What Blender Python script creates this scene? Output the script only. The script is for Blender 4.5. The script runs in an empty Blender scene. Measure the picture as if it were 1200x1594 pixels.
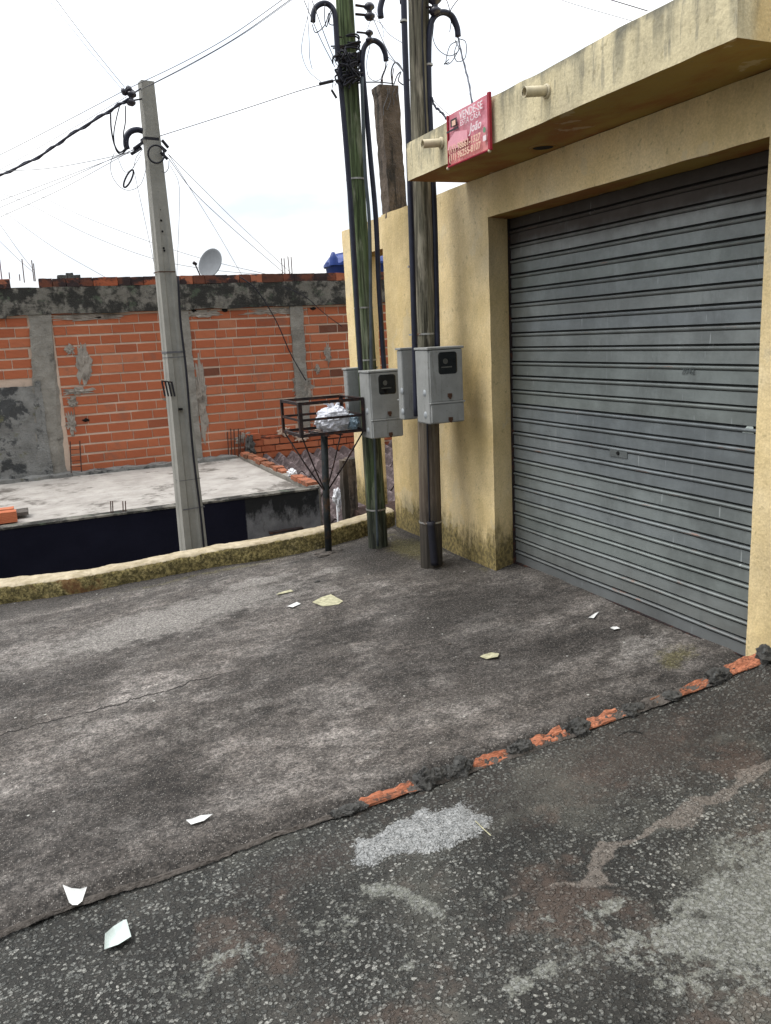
import bpy, bmesh, math, random
import numpy as np
from mathutils import Vector, Matrix, noise as mnoise
random.seed(7)
rng = np.random.RandomState(11)
SC = bpy.context.scene
COL = SC.collection

# ------------------------------------------------------------------ camera
CAM = np.array([0.0, 0.0, 1.65])
FPX, YAW, PITCH, ROLL = 1271.81, 0.410145, 0.214262, -0.0518863     # focal length in px of a 1200 x 1594 frame
cy, sy, cp, sp = math.cos(YAW), math.sin(YAW), math.cos(PITCH), math.sin(PITCH)
_F = np.array([sy*cp, cy*cp, -sp]); _R = np.array([cy, -sy, 0.0]); _U = np.cross(_R, _F)
_c, _s = math.cos(ROLL), math.sin(ROLL)
_R, _U = _c*_R + _s*_U, -_s*_R + _c*_U
cam_d = bpy.data.cameras.new('camera'); cam = bpy.data.objects.new('camera', cam_d); COL.objects.link(cam)
cam.matrix_world = Matrix(((_R[0], _U[0], -_F[0], CAM[0]), (_R[1], _U[1], -_F[1], CAM[1]), (_R[2], _U[2], -_F[2], CAM[2]), (0, 0, 0, 1)))
cam_d.sensor_fit = 'VERTICAL'; cam_d.sensor_height = 36.0; cam_d.lens = 36.0*FPX/1594.0
cam_d.clip_start = 0.05; cam_d.clip_end = 2000
SC.camera = cam
SC.render.resolution_x, SC.render.resolution_y = 771, 1024

def at(px, py, Y):
    """point of the place seen at a photograph pixel, at distance Y along the garage wall"""
    d = _F + (px-600)/FPX*_R - (py-797)/FPX*_U
    return tuple(CAM + d*(Y/d[1]))

# ------------------------------------------------------------------ light
SUN_EL, SUN_AZ = math.radians(62), math.radians(283)      # azimuth from +Y clockwise: high on the left, facing the garage
w = bpy.data.worlds.new("World"); SC.world = w; w.use_nodes = True
nt = w.node_tree; nt.nodes.clear()
def wn(t, **k):
    n = nt.nodes.new(t)
    for a, b in k.items(): setattr(n, a, b)
    return n
out = wn('ShaderNodeOutputWorld')
sky = wn('ShaderNodeTexSky', sky_type='NISHITA', sun_disc=False, sun_elevation=SUN_EL, sun_rotation=SUN_AZ)
bg1 = wn('ShaderNodeBackground'); bg1.inputs[1].default_value = 0.10; nt.links.new(sky.outputs[0], bg1.inputs[0])
tc = wn('ShaderNodeTexCoord'); sep = wn('ShaderNodeSeparateXYZ'); nt.links.new(tc.outputs['Generated'], sep.inputs[0])
mp = wn('ShaderNodeMapping'); mp.inputs['Scale'].default_value = (1.0, 1.0, 2.6); nt.links.new(tc.outputs['Generated'], mp.inputs[0])
cn = wn('ShaderNodeTexNoise'); cn.inputs['Scale'].default_value = 3.4; cn.inputs['Detail'].default_value = 6; cn.inputs['Roughness'].default_value = .5
nt.links.new(mp.outputs[0], cn.inputs[0])
cr = wn('ShaderNodeValToRGB'); e = cr.color_ramp.elements
e[0].position = .38; e[0].color = (.66, .72, .80, 1); e[1].position = .60; e[1].color = (1.0, 1.0, 1.0, 1)
nt.links.new(cn.outputs[0], cr.inputs[0])
mx = wn('ShaderNodeMapRange'); mx.inputs['From Min'].default_value = 0; mx.inputs['From Max'].default_value = 1
mx.inputs['To Min'].default_value = .90; mx.inputs['To Max'].default_value = 2.6; nt.links.new(sep.outputs[2], mx.inputs[0])
# cloud deck brightened ahead and dimmed behind the camera to shape the light
dp = wn('ShaderNodeVectorMath', operation='DOT_PRODUCT'); nt.links.new(tc.outputs['Generated'], dp.inputs[0]); dp.inputs[1].default_value = (-.12, .80, .59)
dm = wn('ShaderNodeMapRange'); dm.inputs['From Min'].default_value = -1; dm.inputs['From Max'].default_value = 1
dm.inputs['To Min'].default_value = .34; dm.inputs['To Max'].default_value = 1.22; nt.links.new(dp.outputs['Value'], dm.inputs[0])
mm_ = wn('ShaderNodeMath', operation='MULTIPLY'); nt.links.new(mx.outputs[0], mm_.inputs[0]); nt.links.new(dm.outputs[0], mm_.inputs[1])
bg2 = wn('ShaderNodeBackground'); nt.links.new(cr.outputs[0], bg2.inputs[0]); nt.links.new(mm_.outputs[0], bg2.inputs[1])
ms = wn('ShaderNodeMixShader'); ms.inputs[0].default_value = .93
nt.links.new(bg1.outputs[0], ms.inputs[1]); nt.links.new(bg2.outputs[0], ms.inputs[2]); nt.links.new(ms.outputs[0], out.inputs[0])
sd = bpy.data.lights.new('sun', 'SUN'); sd.energy = 1.9; sd.angle = math.radians(26); sd.color = (1, .96, .9)
so = bpy.data.objects.new('sun', sd); COL.objects.link(so)
dirv = Vector((math.sin(SUN_AZ)*math.cos(SUN_EL), math.cos(SUN_AZ)*math.cos(SUN_EL), math.sin(SUN_EL)))
so.rotation_euler = (-dirv).to_track_quat('-Z', 'Y').to_euler(); so.location = (0, 0, 20)
SC.view_settings.view_transform = 'Standard'; SC.view_settings.look = 'None'
SC.view_settings.exposure = 0.16; SC.view_settings.gamma = 1

# ------------------------------------------------------------------ numpy noise
def _h(i, j, k):
    n = (i*374761393 + j*668265263 + k*2147483647 + 1013904223) & 0xffffffff
    n = ((n ^ (n >> 13))*1274126177) & 0xffffffff
    return ((n ^ (n >> 16)) & 0xffffff)/float(0xffffff)
def vnoise(x, y, z=0.0):
    x, y, z = np.broadcast_arrays(np.asarray(x, float), np.asarray(y, float), np.asarray(z, float))
    xi, yi, zi = np.floor(x).astype(np.int64), np.floor(y).astype(np.int64), np.floor(z).astype(np.int64)
    fx, fy, fz = x-xi, y-yi, z-zi
    fx, fy, fz = [f*f*(3-2*f) for f in (fx, fy, fz)]
    r = 0
    for a in (0, 1):
        for b in (0, 1):
            for c in (0, 1):
                r = r + _h(xi+a, yi+b, zi+c)*(fx if a else 1-fx)*(fy if b else 1-fy)*(fz if c else 1-fz)
    return r
def fbm(x, y, z=0.0, o=4):
    r, a, t = 0, 1.0, 0
    for i in range(o):
        f = 2.03**i
        r = r + a*vnoise(np.asarray(x)*f+i*17.3, np.asarray(y)*f+i*5.1, np.asarray(z)*f+i*9.7); t += a; a *= .5
    return r/t

# ------------------------------------------------------------------ materials
class M:
    def __init__(s, name, rough=.8, metallic=0.0, spec=.3):
        s.m = bpy.data.materials.new(name); s.m.use_nodes = True; s.nt = s.m.node_tree
        s.b = s.nt.nodes['Principled BSDF']
        s.b.inputs['Roughness'].default_value = rough; s.b.inputs['Metallic'].default_value = metallic
        s.b.inputs['Specular IOR Level'].default_value = spec
        s.geo = s.nt.nodes.new('ShaderNodeNewGeometry'); s.pos = s.geo.outputs['Position']
    def n(s, t, **k):
        n = s.nt.nodes.new(t)
        for a, b in k.items(): setattr(n, a, b)
        return n
    def l(s, a, b):
        if isinstance(a, bpy.types.NodeSocket): s.nt.links.new(a, b)
        else:
            if isinstance(a, (tuple, list)) and len(a) == 3 and b.type == 'RGBA': a = (*a, 1)
            b.default_value = a
    def map(s, sc=(1, 1, 1), rot=(0, 0, 0), vec=None):
        n = s.n('ShaderNodeMapping'); s.l(vec or s.pos, n.inputs[0]); n.inputs['Scale'].default_value = sc; n.inputs['Rotation'].default_value = rot
        return n.outputs[0]
    def noise(s, sc, det=4, ro=.55, vec=None, dist=0):
        n = s.n('ShaderNodeTexNoise'); s.l(vec or s.pos, n.inputs['Vector'])
        n.inputs['Scale'].default_value = sc; n.inputs['Detail'].default_value = det; n.inputs['Roughness'].default_value = ro
        n.inputs['Distortion'].default_value = dist
        return n.outputs['Fac']
    def vor(s, sc, feat='F1', vec=None, rnd=1, out='Distance'):
        n = s.n('ShaderNodeTexVoronoi', feature=feat); s.l(vec or s.pos, n.inputs['Vector']); n.inputs['Scale'].default_value = sc
        n.inputs['Randomness'].default_value = rnd
        return n.outputs[out]
    def ramp(s, f, stops, interp='LINEAR'):
        n = s.n('ShaderNodeValToRGB'); r = n.color_ramp; r.interpolation = interp
        while len(r.elements) < len(stops): r.elements.new(.5)
        for el, (p, c) in zip(r.elements, stops):
            el.position = p; el.color = (c, c, c, 1) if isinstance(c, (int, float)) else (*c, 1)
        s.l(f, n.inputs[0]); return n.outputs[0]
    def step(s, f, a, b):
        n = s.n('ShaderNodeMapRange', interpolation_type='SMOOTHSTEP'); s.l(f, n.inputs[0])
        n.inputs['From Min'].default_value = min(a, b); n.inputs['From Max'].default_value = max(a, b)
        if a > b: n.inputs['To Min'].default_value, n.inputs['To Max'].default_value = 1, 0
        return n.outputs[0]
    def math(s, op, a, b=0.0, c=0.0):
        n = s.n('ShaderNodeMath', operation=op); s.l(a, n.inputs[0]); s.l(b, n.inputs[1]); s.l(c, n.inputs[2]); return n.outputs[0]
    def mul(s, a, b): return s.math('MULTIPLY', a, b)
    def add(s, a, b): return s.math('ADD', a, b)
    def mix(s, f, a, b, mode='MIX'):
        n = s.n('ShaderNodeMix', data_type='RGBA', blend_type=mode); s.l(f, n.inputs[0]); s.l(a, n.inputs[6]); s.l(b, n.inputs[7]); return n.outputs[2]
    def gain(s, k, f, a, b, lo, hi):
        n = s.n('ShaderNodeMapRange', interpolation_type='SMOOTHSTEP'); s.l(f, n.inputs[0])
        for nm, v in (('From Min', a), ('From Max', b), ('To Min', lo), ('To Max', hi)): n.inputs[nm].default_value = v
        return s.mix(1.0, k, n.outputs[0], 'MULTIPLY')
    def xyz(s, vec=None):
        n = s.n('ShaderNodeSeparateXYZ'); s.l(vec or s.pos, n.inputs[0]); return n.outputs
    def attr(s, name, out='Color'):
        n = s.n('ShaderNodeAttribute', attribute_name=name); return n.outputs[out]
    def col(s, c): s.l(c, s.b.inputs['Base Color']); return s
    def rough(s, r): s.l(r, s.b.inputs['Roughness']); return s
    def bump(s, h, d=.01, st=1.0):
        n = s.n('ShaderNodeBump'); n.inputs['Strength'].default_value = st; n.inputs['Distance'].default_value = d
        s.l(h, n.inputs['Height']); s.nt.links.new(n.outputs[0], s.b.inputs['Normal']); return s

def simple(name, c, rough=.7, metallic=0, var=.25, sc=18, bump=.0, spec=.3, rust=None):
    m = M(name, rough, metallic, spec)
    f = m.noise(sc, 5)
    c0 = tuple(x*(1-var) for x in c); c1 = tuple(min(1, x*(1+var)) for x in c)
    k = m.ramp(f, [(.3, c0), (.7, c1)])
    if rust: k = m.mix(m.step(m.noise(sc*.7, 6, .7), .52, .62), k, rust)
    m.col(k)
    if bump: m.bump(m.noise(sc*3, 5), bump)
    return m.m

# painted render of the garage
def facade_mat():
    m = M('yellow_painted_render', .88)
    p = m.xyz(); nz = m.xyz(m.geo.outputs['Normal'])[2]
    base = m.ramp(m.noise(1.3, 5, .6), [(.32, (.64, .485, .225)), (.52, (.76, .595, .325)), (.70, (.81, .67, .43))])
    base = m.mix(m.mul(m.noise(28, 5, .65), .35), base, (.55, .43, .22))
    # faded top band of the canopy
    canopy = m.mul(m.step(p[2], 2.585, 2.60), m.step(p[0], 2.56, 2.5))
    base = m.mix(m.mul(canopy, .6), base, (.56, .53, .38))
    streak = m.noise(1, 5, .6, vec=m.map((9, 9, 1.0)))
    sm = m.mul(m.mul(m.step(streak, .44, .60), m.step(m.add(p[2], m.mul(m.noise(4, 3), -.3)), 2.44, 2.62)), m.step(nz, .9, .5))
    base = m.mix(m.mul(sm, .62), base, (.13, .13, .105))
    st2 = m.mul(m.mul(m.step(m.noise(1, 6, .7, vec=m.map((22, 22, 3.2))), .54, .64), m.step(p[2], 2.60, 2.66)), m.step(nz, .9, .5))
    base = m.mix(m.mul(st2, .5), base, (.17, .165, .14))
    edge = m.mul(m.step(m.add(p[2], m.mul(m.noise(9, 5, .7), .12)), 2.83, 2.90), m.step(m.noise(6, 4), .40, .55))
    base = m.mix(m.mul(edge, .8), base, (.12, .12, .10))
    # splash mould at the wall foot
    ft = m.noise(1, 6, .75, vec=m.map((15, 15, 5)))
    lowz = m.add(p[2], m.mul(m.add(ft, -.5), .55))
    hi = m.mul(m.noise(1.8, 2), .34)
    f = m.step(m.math('SUBTRACT', lowz, hi), .20, -.05)
    f = m.mul(f, m.step(p[1], 3.2, 4.2))
    base = m.mix(m.mul(f, .9), base, m.mix(m.step(m.noise(40, 3), .4, .6), (.085, .068, .025), (.24, .185, .065)))
    base = m.gain(base, m.noise(90, 4, .7), .35, .65, .90, 1.08)
    base = m.gain(base, m.noise(1, 5, .65, vec=m.map((2.6, 2.6, 1.1))), .34, .64, .80, 1.08)
    fine = m.mul(m.step(m.noise(1, 8, .8, vec=m.map((28, 28, 12))), .52, .62), m.step(p[2], .42, .05))
    fine = m.mul(fine, m.step(p[1], 3.2, 4.2))
    base = m.mix(m.mul(fine, .8), base, (.05, .045, .02))
    # damp brown run under the meter boxes
    dmp = m.mul(m.step(p[2], .55, 1.0), m.step(p[2], 1.08, 1.02))
    ymask = m.mul(m.step(p[1], 4.72, 4.85), m.step(p[1], 5.35, 5.2))
    base = m.mix(m.mul(m.mul(dmp, ymask), m.mul(m.noise(1, 4, vec=m.map((12, 12, 1.6))), .7)), base, (.36, .26, .10))
    # shade under the canopy painted into downward faces, with rusty damp clouds
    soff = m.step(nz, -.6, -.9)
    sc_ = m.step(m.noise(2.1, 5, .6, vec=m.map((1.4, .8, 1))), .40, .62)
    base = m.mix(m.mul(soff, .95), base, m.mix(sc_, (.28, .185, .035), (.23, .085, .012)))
    spots = m.step(m.noise(26, 3, .5), .64, .70)
    base = m.mix(m.mul(spots, .35), base, (.22, .18, .09))
    pt = m.mul(m.step(m.noise(2.2, 6, .6), .60, .63), m.step(nz, .5, .2))
    base = m.mix(m.mul(pt, .35), base, (.60, .52, .36))
    # hairline crazing
    cz = m.vor(3.2, 'DISTANCE_TO_EDGE', vec=m.map((1, 1, 1)))
    czm = m.mul(m.step(cz, .006, .001), m.step(m.noise(1.2, 2), .5, .6))
    base = m.mix(m.mul(czm, .22), base, (.25, .2, .1))
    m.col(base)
    h = m.add(m.mul(m.noise(55, 5, .6), .35), m.mul(m.noise(7, 3), .9))
    m.bump(m.add(h, m.mul(m.noise(3, 2), 1.2)), .009, 1)
    return m.m

def concrete_mat(name, c0, c1, dark=None, dk=(.5, .66), sc=6, bump=.006, streak=False, moss=None, msk=(.55, .7)):
    m = M(name, .92)
    k = m.ramp(m.noise(sc, 7, .65), [(.3, c0), (.7, c1)])
    k = m.mix(m.mul(m.noise(sc*12, 3), .4), k, tuple(.6*(a+b)/2 for a, b in zip(c0, c1)))
    if dark:
        v = m.map((5, 5, .9)) if streak else None
        k = m.mix(m.mul(m.step(m.noise(1.6 if streak else sc*.55, 7, .7, vec=v), *dk), .9), k, dark)
    if moss: k = m.mix(m.mul(m.step(m.noise(sc*.8, 6, .7), *msk), .8), k, moss)
    m.col(k); m.bump(m.noise(sc*7, 6, .7), bump)
    return m.m

def wood_mat(name, c0, c1, green=None, brown=False):
    m = M(name, .9)
    g = m.noise(1, 6, .7, vec=m.map((38, 38, 1.3)))
    k = m.ramp(g, [(.30, tuple(x*.30 for x in c0)), (.46, c0), (.72, c1)])
    k = m.mix(m.mul(m.step(m.noise(1, 4, .6, vec=m.map((6, 6, .8))), .42, .62), .7), k, tuple(x*.45 for x in c0))
    if green: k = m.mix(m.mul(m.step(m.noise(1, 5, .6, vec=m.map((7, 7, .9))), .36, .55), .8), k, green)
    k = m.gain(k, g, .38, .58, .45, 1.25)
    k = m.gain(k, m.noise(1, 5, .7, vec=m.map((90, 90, 4))), .36, .64, .65, 1.3)
    k = m.mix(m.mul(m.step(m.noise(1, 5, .65, vec=m.map((9, 9, 1.6))), .54, .66), .6), k, tuple(x*1.5 for x in c1))
    p = m.xyz()
    if brown: k = m.mix(m.mul(m.step(m.add(p[2], m.mul(m.noise(3, 3), .5)), 1.7, .9), .75), k, m.mix(g, (.035, .024, .018), (.17, .125, .095)))
    wet = m.step(m.add(p[2], m.mul(m.noise(9, 4), -.3)), .42, -.02)
    k = m.mix(m.mul(wet, .75), k, (.018, .018, .016))
    m.col(k); m.bump(g, .012, 1)
    return m.m

def brick_mat(name, tint=(1, 1, 1), dirt=.5):
    m = M(name, .86)
    r = m.attr('rnd')
    sx = m.xyz(r)
    k = m.ramp(sx[0], [(0, (.07, .040, .028)), (.12, (.24, .078, .042)), (.35, (.38, .105, .046)), (.65, (.455, .140, .062)), (.9, (.50, .185, .095)), (1, (.22, .11, .06))])
    k = m.mix(m.mul(m.noise(14, 6, .65), .5), k, (.30, .085, .042))
    # extruded grooves in the clay
    k = m.mix(m.mul(m.step(m.noise(2.2, 6, .7), .55, .68), dirt), k, (.17, .10, .075))
    k = m.mix(1.0, k, (*tint, 1), 'MULTIPLY')
    if dirt > .8: k = m.mix(m.step(m.noise(1, 5, .65, vec=m.map((3.2, 3, 5))), .44, .54), k, (.035, .022, .022))
    m.col(k)
    p = m.xyz()
    gr = m.math('SINE', m.mul(p[2], 420.0))
    m.bump(m.add(m.mul(gr, .3), m.noise(60, 4)), .004)
    return m.m

def driveway_mat():
    m = M('worn_driveway_concrete', .9)
    a = m.xyz(m.attr('msk')); p = m.xyz()
    strv = m.map((1.0, 1.35, 1), (0, 0, .15))
    big = m.noise(2.3, 7, .62, vec=strv); mid = m.noise(11, 7, .72, vec=strv); fine = m.noise(75, 5, .75); grit = m.noise(210, 3, .7)
    k = m.ramp(big, [(.30, (.045, .039, .034)), (.48, (.082, .072, .064)), (.64, (.142, .128, .116))])
    k = m.gain(k, mid, .34, .66, .62, 1.45)
    k = m.gain(k, m.noise(30, 5, .65), .36, .64, .80, 1.22)
    k = m.mix(m.mul(m.step(m.noise(4.2, 9, .78, vec=m.map((1, 1.5, 1), (0, 0, .2))), .535, .565), .42), k, (.036, .031, .027))
    k = m.mix(m.mul(m.step(m.noise(5.5, 9, .8, vec=m.map((.8, 1.7, 1.3), (0, 0, .12))), .575, .60), .40), k, (.22, .203, .186))
    k = m.gain(k, m.noise(1.1, 4, .6, vec=m.map((.6, 1.6, 1))), .36, .62, .62, 1.35)
    # dust / pale screed
    la = m.step(m.add(a[0], m.mul(m.add(mid, -.5), 1.2)), .25, .70)
    k = m.mix(m.mul(la, .8), k, m.ramp(m.noise(28, 5, .7), [(.3, (.16, .147, .133)), (.7, (.30, .28, .257))]))
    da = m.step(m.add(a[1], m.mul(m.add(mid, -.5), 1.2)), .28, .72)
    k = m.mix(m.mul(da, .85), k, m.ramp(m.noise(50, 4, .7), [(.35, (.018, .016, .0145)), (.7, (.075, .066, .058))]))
    mo = m.step(m.add(a[2], m.mul(m.add(m.noise(24, 5, .7), -.5), .9)), .4, .8)
    k = m.mix(m.mul(mo, .7), k, (.125, .11, .045))
    # exposed grit
    v = m.vor(150); cellc = m.vor(150, out='Color')
    st = m.mul(m.step(v, .40, .25), m.step(m.xyz(cellc)[0], .60, .72))
    k = m.mix(m.mul(st, .55), k, (.36, .34, .31))
    dk = m.mul(m.step(m.xyz(cellc)[1], .72, .8), m.step(v, .5, .3))
    k = m.mix(m.mul(dk, .6), k, (.035, .031, .028))
    k = m.gain(k, fine, .36, .64, .50, 1.6)
    k = m.gain(k, grit, .36, .64, .72, 1.3)
    # white paint drips / crumbs
    wv = m.vor(21, out='Color'); wd = m.vor(21)
    k = m.mix(m.mul(m.step(m.xyz(wv)[0], .965, .97), m.step(m.add(wd, m.mul(fine, .2)), .24, .2)), k, (.5, .49, .45))
    # long crack
    cyv = m.add(m.mul(m.add(m.noise(2.2, 6, .7, vec=m.map((1, 0, 0))), -.5), .34), 4.21)
    d = m.math('ABSOLUTE', m.math('SUBTRACT', p[1], cyv))
    cm = m.mul(m.step(d, .010, .003), m.step(m.add(p[0], m.mul(mid, .3)), 1.15, .75))
    cm = m.mul(cm, m.step(m.noise(7, 3), .3, .42))
    k = m.mix(m.mul(cm, .9), k, (.015, .013, .012))
    m.col(k)
    h = m.add(m.add(m.mul(mid, .9), m.mul(fine, .7)), m.add(m.mul(grit, .25), m.mul(cm, -.8)))
    m.bump(h, .014, 1); m.rough(m.ramp(mid, [(.3, .75), (.7, .95)]))
    return m.m

def street_mat():
    m = M('street_exposed_aggregate', .85)
    a = m.xyz(m.attr('msk')); p = m.xyz()
    wn_ = m.n('ShaderNodeTexNoise'); m.l(m.pos, wn_.inputs['Vector']); wn_.inputs['Scale'].default_value = 55; wn_.inputs['Detail'].default_value = 2
    va = m.n('ShaderNodeVectorMath', operation='MULTIPLY_ADD'); m.l(wn_.outputs['Color'], va.inputs[0]); va.inputs[1].default_value = (.016, .016, 0); m.l(m.pos, va.inputs[2])
    wv = m.map((1, 1, .2), vec=va.outputs[0])
    v1 = m.vor(72, vec=wv); c1 = m.xyz(m.vor(72, vec=wv, out='Color'))
    v2 = m.vor(130, vec=wv); c2 = m.xyz(m.vor(130, vec=wv, out='Color'))
    big = m.noise(2.6, 6, .65); mid = m.noise(12, 6, .7); fine = m.noise(120, 4, .75)
    mat = m.ramp(big, [(.3, (.013, .0125, .011)), (.5, (.025, .0245, .0215)), (.7, (.050, .047, .040))])
    mat = m.mix(m.mul(a[1], .8), mat, (.042, .031, .025))
    stonec = m.ramp(c1[0], [(0, (.038, .039, .036)), (.35, (.072, .073, .067)), (.7, (.118, .118, .107)), (.93, (.165, .163, .147)), (1, (.21, .205, .185))])
    stonec = m.gain(stonec, fine, .35, .65, .65, 1.35)
    s1 = m.mul(m.step(v1, .60, .44), m.step(m.add(c1[1], m.mul(m.add(mid, -.5), 1.4)), .18, .30))
    s1 = m.mul(s1, m.math('SUBTRACT', 1.0, m.mul(a[1], .80)))
    s2 = m.mul(m.step(v2, .50, .34), m.step(c2[1], .30, .42))
    k = m.mix(m.mul(s2, .65), mat, m.ramp(c2[0], [(0, (.035, .033, .030)), (.8, (.095, .089, .079)), (1, (.17, .16, .145))]))
    k = m.mix(m.mul(s1, .92), k, stonec)
    k = m.gain(k, fine, .36, .64, .62, 1.4)
    k = m.gain(k, m.noise(1.7, 5, .65), .36, .62, .72, 1.35)
    red = m.step(m.noise(2.4, 5, .7), .54, .66)
    k = m.mix(m.mul(red, .35), k, (.135, .09, .068))
    haze_ = m.step(m.noise(1.9, 7, .7), .50, .66)
    k = m.mix(m.mul(haze_, .32), k, (.145, .143, .12))
    # worn cement film
    la = m.step(m.add(a[0], m.add(m.mul(m.add(mid, -.5), 1.7), m.mul(m.add(m.noise(45, 5, .75), -.5), 1.7))), .40, .64)
    cem = m.ramp(m.noise(45, 6, .75), [(.3, (.10, .103, .088)), (.55, (.185, .188, .162)), (.75, (.27, .268, .24))])
    cem = m.gain(cem, fine, .36, .64, .65, 1.3)
    k = m.mix(m.mul(la, .82), k, cem)
    k = m.mix(m.mul(m.mul(s1, la), .4), k, (.31, .31, .295))
    k = m.mix(m.mul(m.mul(m.step(mid, .5, .3), la), .5), k, (.06, .06, .055))
    du = m.step(m.add(a[2], m.add(m.mul(m.add(m.noise(30, 5, .7), -.5), .9), m.mul(m.add(m.noise(7, 3), -.5), 1.0))), .44, .72)
    k = m.mix(m.mul(du, .6), k, m.ramp(m.noise(60, 4), [(.3, (.14, .118, .10)), (.7, (.26, .225, .195))]))
    cpm = m.step(m.add(m.attr('msk', 'Alpha'), m.add(m.mul(m.add(m.noise(34, 6, .75), -.5), .75), m.mul(m.add(fine, -.5), .35))), .46, .54)
    cc = m.ramp(m.noise(30, 7, .75), [(.30, (.14, .143, .14)), (.45, (.27, .275, .27)), (.62, (.36, .362, .355)), (.78, (.45, .45, .44))])
    cc = m.gain(cc, fine, .36, .64, .7, 1.2)
    k = m.mix(m.mul(cpm, .93), k, cc)
    m.col(k)
    h = m.add(m.mul(m.mul(s1, m.math('SUBTRACT', 1.0, m.mul(la, .7))), .9), m.add(m.mul(s2, .4), m.add(m.mul(fine, .45), m.mul(mid, .8))))
    m.bump(h, .010, 1); m.rough(m.ramp(fine, [(.3, .6), (.7, .9)]))
    return m.m

def shutter_mat():
    m = M('grey_shutter_steel', .48, .35, .5)
    p = m.xyz()
    sl = m.xyz(m.attr('rnd'))
    k = m.ramp(sl[0], [(0, (.175, .198, .212)), (.35, (.215, .238, .248)), (.7, (.212, .238, .228)), (1, (.24, .258, .258))])
    k = m.mix(m.mul(m.noise(3, 5, .6, vec=m.map((1, .5, 3))), .5), k, (.185, .20, .19))
    k = m.gain(k, m.noise(1.8, 6, .7), .36, .64, .78, 1.18)
    k = m.mix(m.mul(m.step(m.noise(1, 6, .75, vec=m.map((1, 24, 1.3))), .58, .72), .4), k, (.33, .35, .35))
    top = m.step(m.add(p[2], m.mul(m.noise(5, 5, .7), .10)), 2.16, 2.27)  # top slats painted dark for the shade under the lintel, plus dirt
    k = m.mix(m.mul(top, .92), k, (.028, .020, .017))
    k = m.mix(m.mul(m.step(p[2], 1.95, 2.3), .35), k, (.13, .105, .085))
    low = m.step(m.add(p[2], m.mul(m.noise(7, 5, .7), -.25)), .22, -.08)
    k = m.mix(m.mul(low, .5), k, (.13, .125, .115))
    # rust along the ridges
    rs = m.mul(m.step(m.noise(1, 5, .7, vec=m.map((1, 3.0, 26))), .60, .70), m.step(sl[1], .3, .9))
    k = m.mix(m.mul(rs, .65), k, (.30, .15, .10))
    k = m.mix(m.mul(sl[2], .7), k, (.025, .022, .021))
    # scratches
    scv = m.noise(1, 2, .4, vec=m.map((1, 70, 5)))
    k = m.mix(m.mul(m.step(scv, .72, .78), .55), k, (.52, .56, .56))
    k = m.mix(m.mul(m.step(m.noise(1, 7, .8, vec=m.map((1, 6, 2))), .56, .62), .25), k, (.11, .12, .12))
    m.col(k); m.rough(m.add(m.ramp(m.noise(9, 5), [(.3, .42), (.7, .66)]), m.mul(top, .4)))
    m.bump(m.add(m.noise(2.5, 3, .5, vec=m.map((1, 1, 2))), m.mul(m.noise(90, 3), .05)), .012, .5)
    return m.m

def paint_dark_wall():
    m = M('navy_painted_wall', .8, 0, .1)
    p = m.xyz()
    k = m.ramp(m.noise(3, 5), [(.3, (.004, .0045, .011)), (.7, (.008, .0085, .018))])
    # bare stained render right of the painted part
    gr = m.ramp(m.noise(7, 7, .7), [(.3, (.09, .092, .10)), (.7, (.19, .192, .20))])
    mold = m.step(m.add(p[2], m.mul(m.add(m.noise(1, 7, .7, vec=m.map((7, 7, 3.5))), -.5), .85)), -.16, .02)
    gr = m.mix(m.mul(mold, .95), gr, (.012, .013, .014))
    k = m.mix(m.step(m.add(p[0], m.mul(m.noise(9, 3), .04)), 1.90, 1.915), k, gr)
    m.col(k); m.bump(m.noise(30, 5), .004); return m.m

def kerb_mat():
    m = M('mossy_yellow_kerb_paint', .92)
    p = m.xyz(); nz = m.xyz(m.geo.outputs['Normal'])[2]
    top = m.ramp(m.noise(10, 6, .7), [(.3, (.36, .29, .175)), (.6, (.60, .51, .36))])
    side = m.ramp(m.noise(6, 6, .7), [(.3, (.17, .135, .05)), (.55, (.30, .245, .10)), (.75, (.44, .37, .19))])
    side = m.gain(side, m.noise(48, 5, .75), .35, .62, .35, 1.35)
    ms_ = m.mul(m.step(m.noise(19, 8, .8), .46, .58), .9)
    side = m.mix(m.mul(ms_, .85), side, m.ramp(m.noise(60, 3), [(.4, (.028, .024, .012)), (.65, (.11, .09, .03))]))
    side = m.mix(m.mul(m.step(m.noise(1.2, 6, .7), .57, .63), .75), side, (.17, .075, .03))
    k = m.mix(m.step(m.add(nz, m.mul(m.add(m.noise(25, 4), -.5), .8)), .45, .7), side, top)
    m.col(k); m.bump(m.add(m.noise(45, 6, .75), m.mul(ms_, -.3)), .012); return m.m

MT = {}
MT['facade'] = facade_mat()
MT['drive'] = driveway_mat(); MT['street'] = street_mat(); MT['shutter'] = shutter_mat(); MT['navy'] = paint_dark_wall(); MT['kerb'] = kerb_mat()
MT['brick'] = brick_mat('hollow_clay_brick'); MT['coping'] = brick_mat('weathered_top_brick', (.85, .8, .8), .9)
def edge_brick():
    m = M('broken_edging_brick', .9)
    sx = m.xyz(m.attr('rnd'))
    k = m.ramp(sx[0], [(0, (.10, .055, .03)), (.3, (.24, .095, .05)), (.6, (.36, .125, .065)), (1, (.43, .17, .095))])
    k = m.gain(k, m.noise(1, 6, .7, vec=m.map((10, 90, 120))), .34, .64, .5, 1.35)
    k = m.mix(m.mul(m.step(m.noise(24, 6, .75), .54, .60), .8), k, (.045, .036, .03))
    k = m.mix(m.mul(m.step(m.noise(60, 4, .75), .60, .68), .6), k, (.42, .30, .22))
    m.col(k); m.bump(m.noise(1, 5, .6, vec=m.map((12, 120, 160))), .008); return m.m
MT['edgebrick'] = edge_brick()
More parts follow.
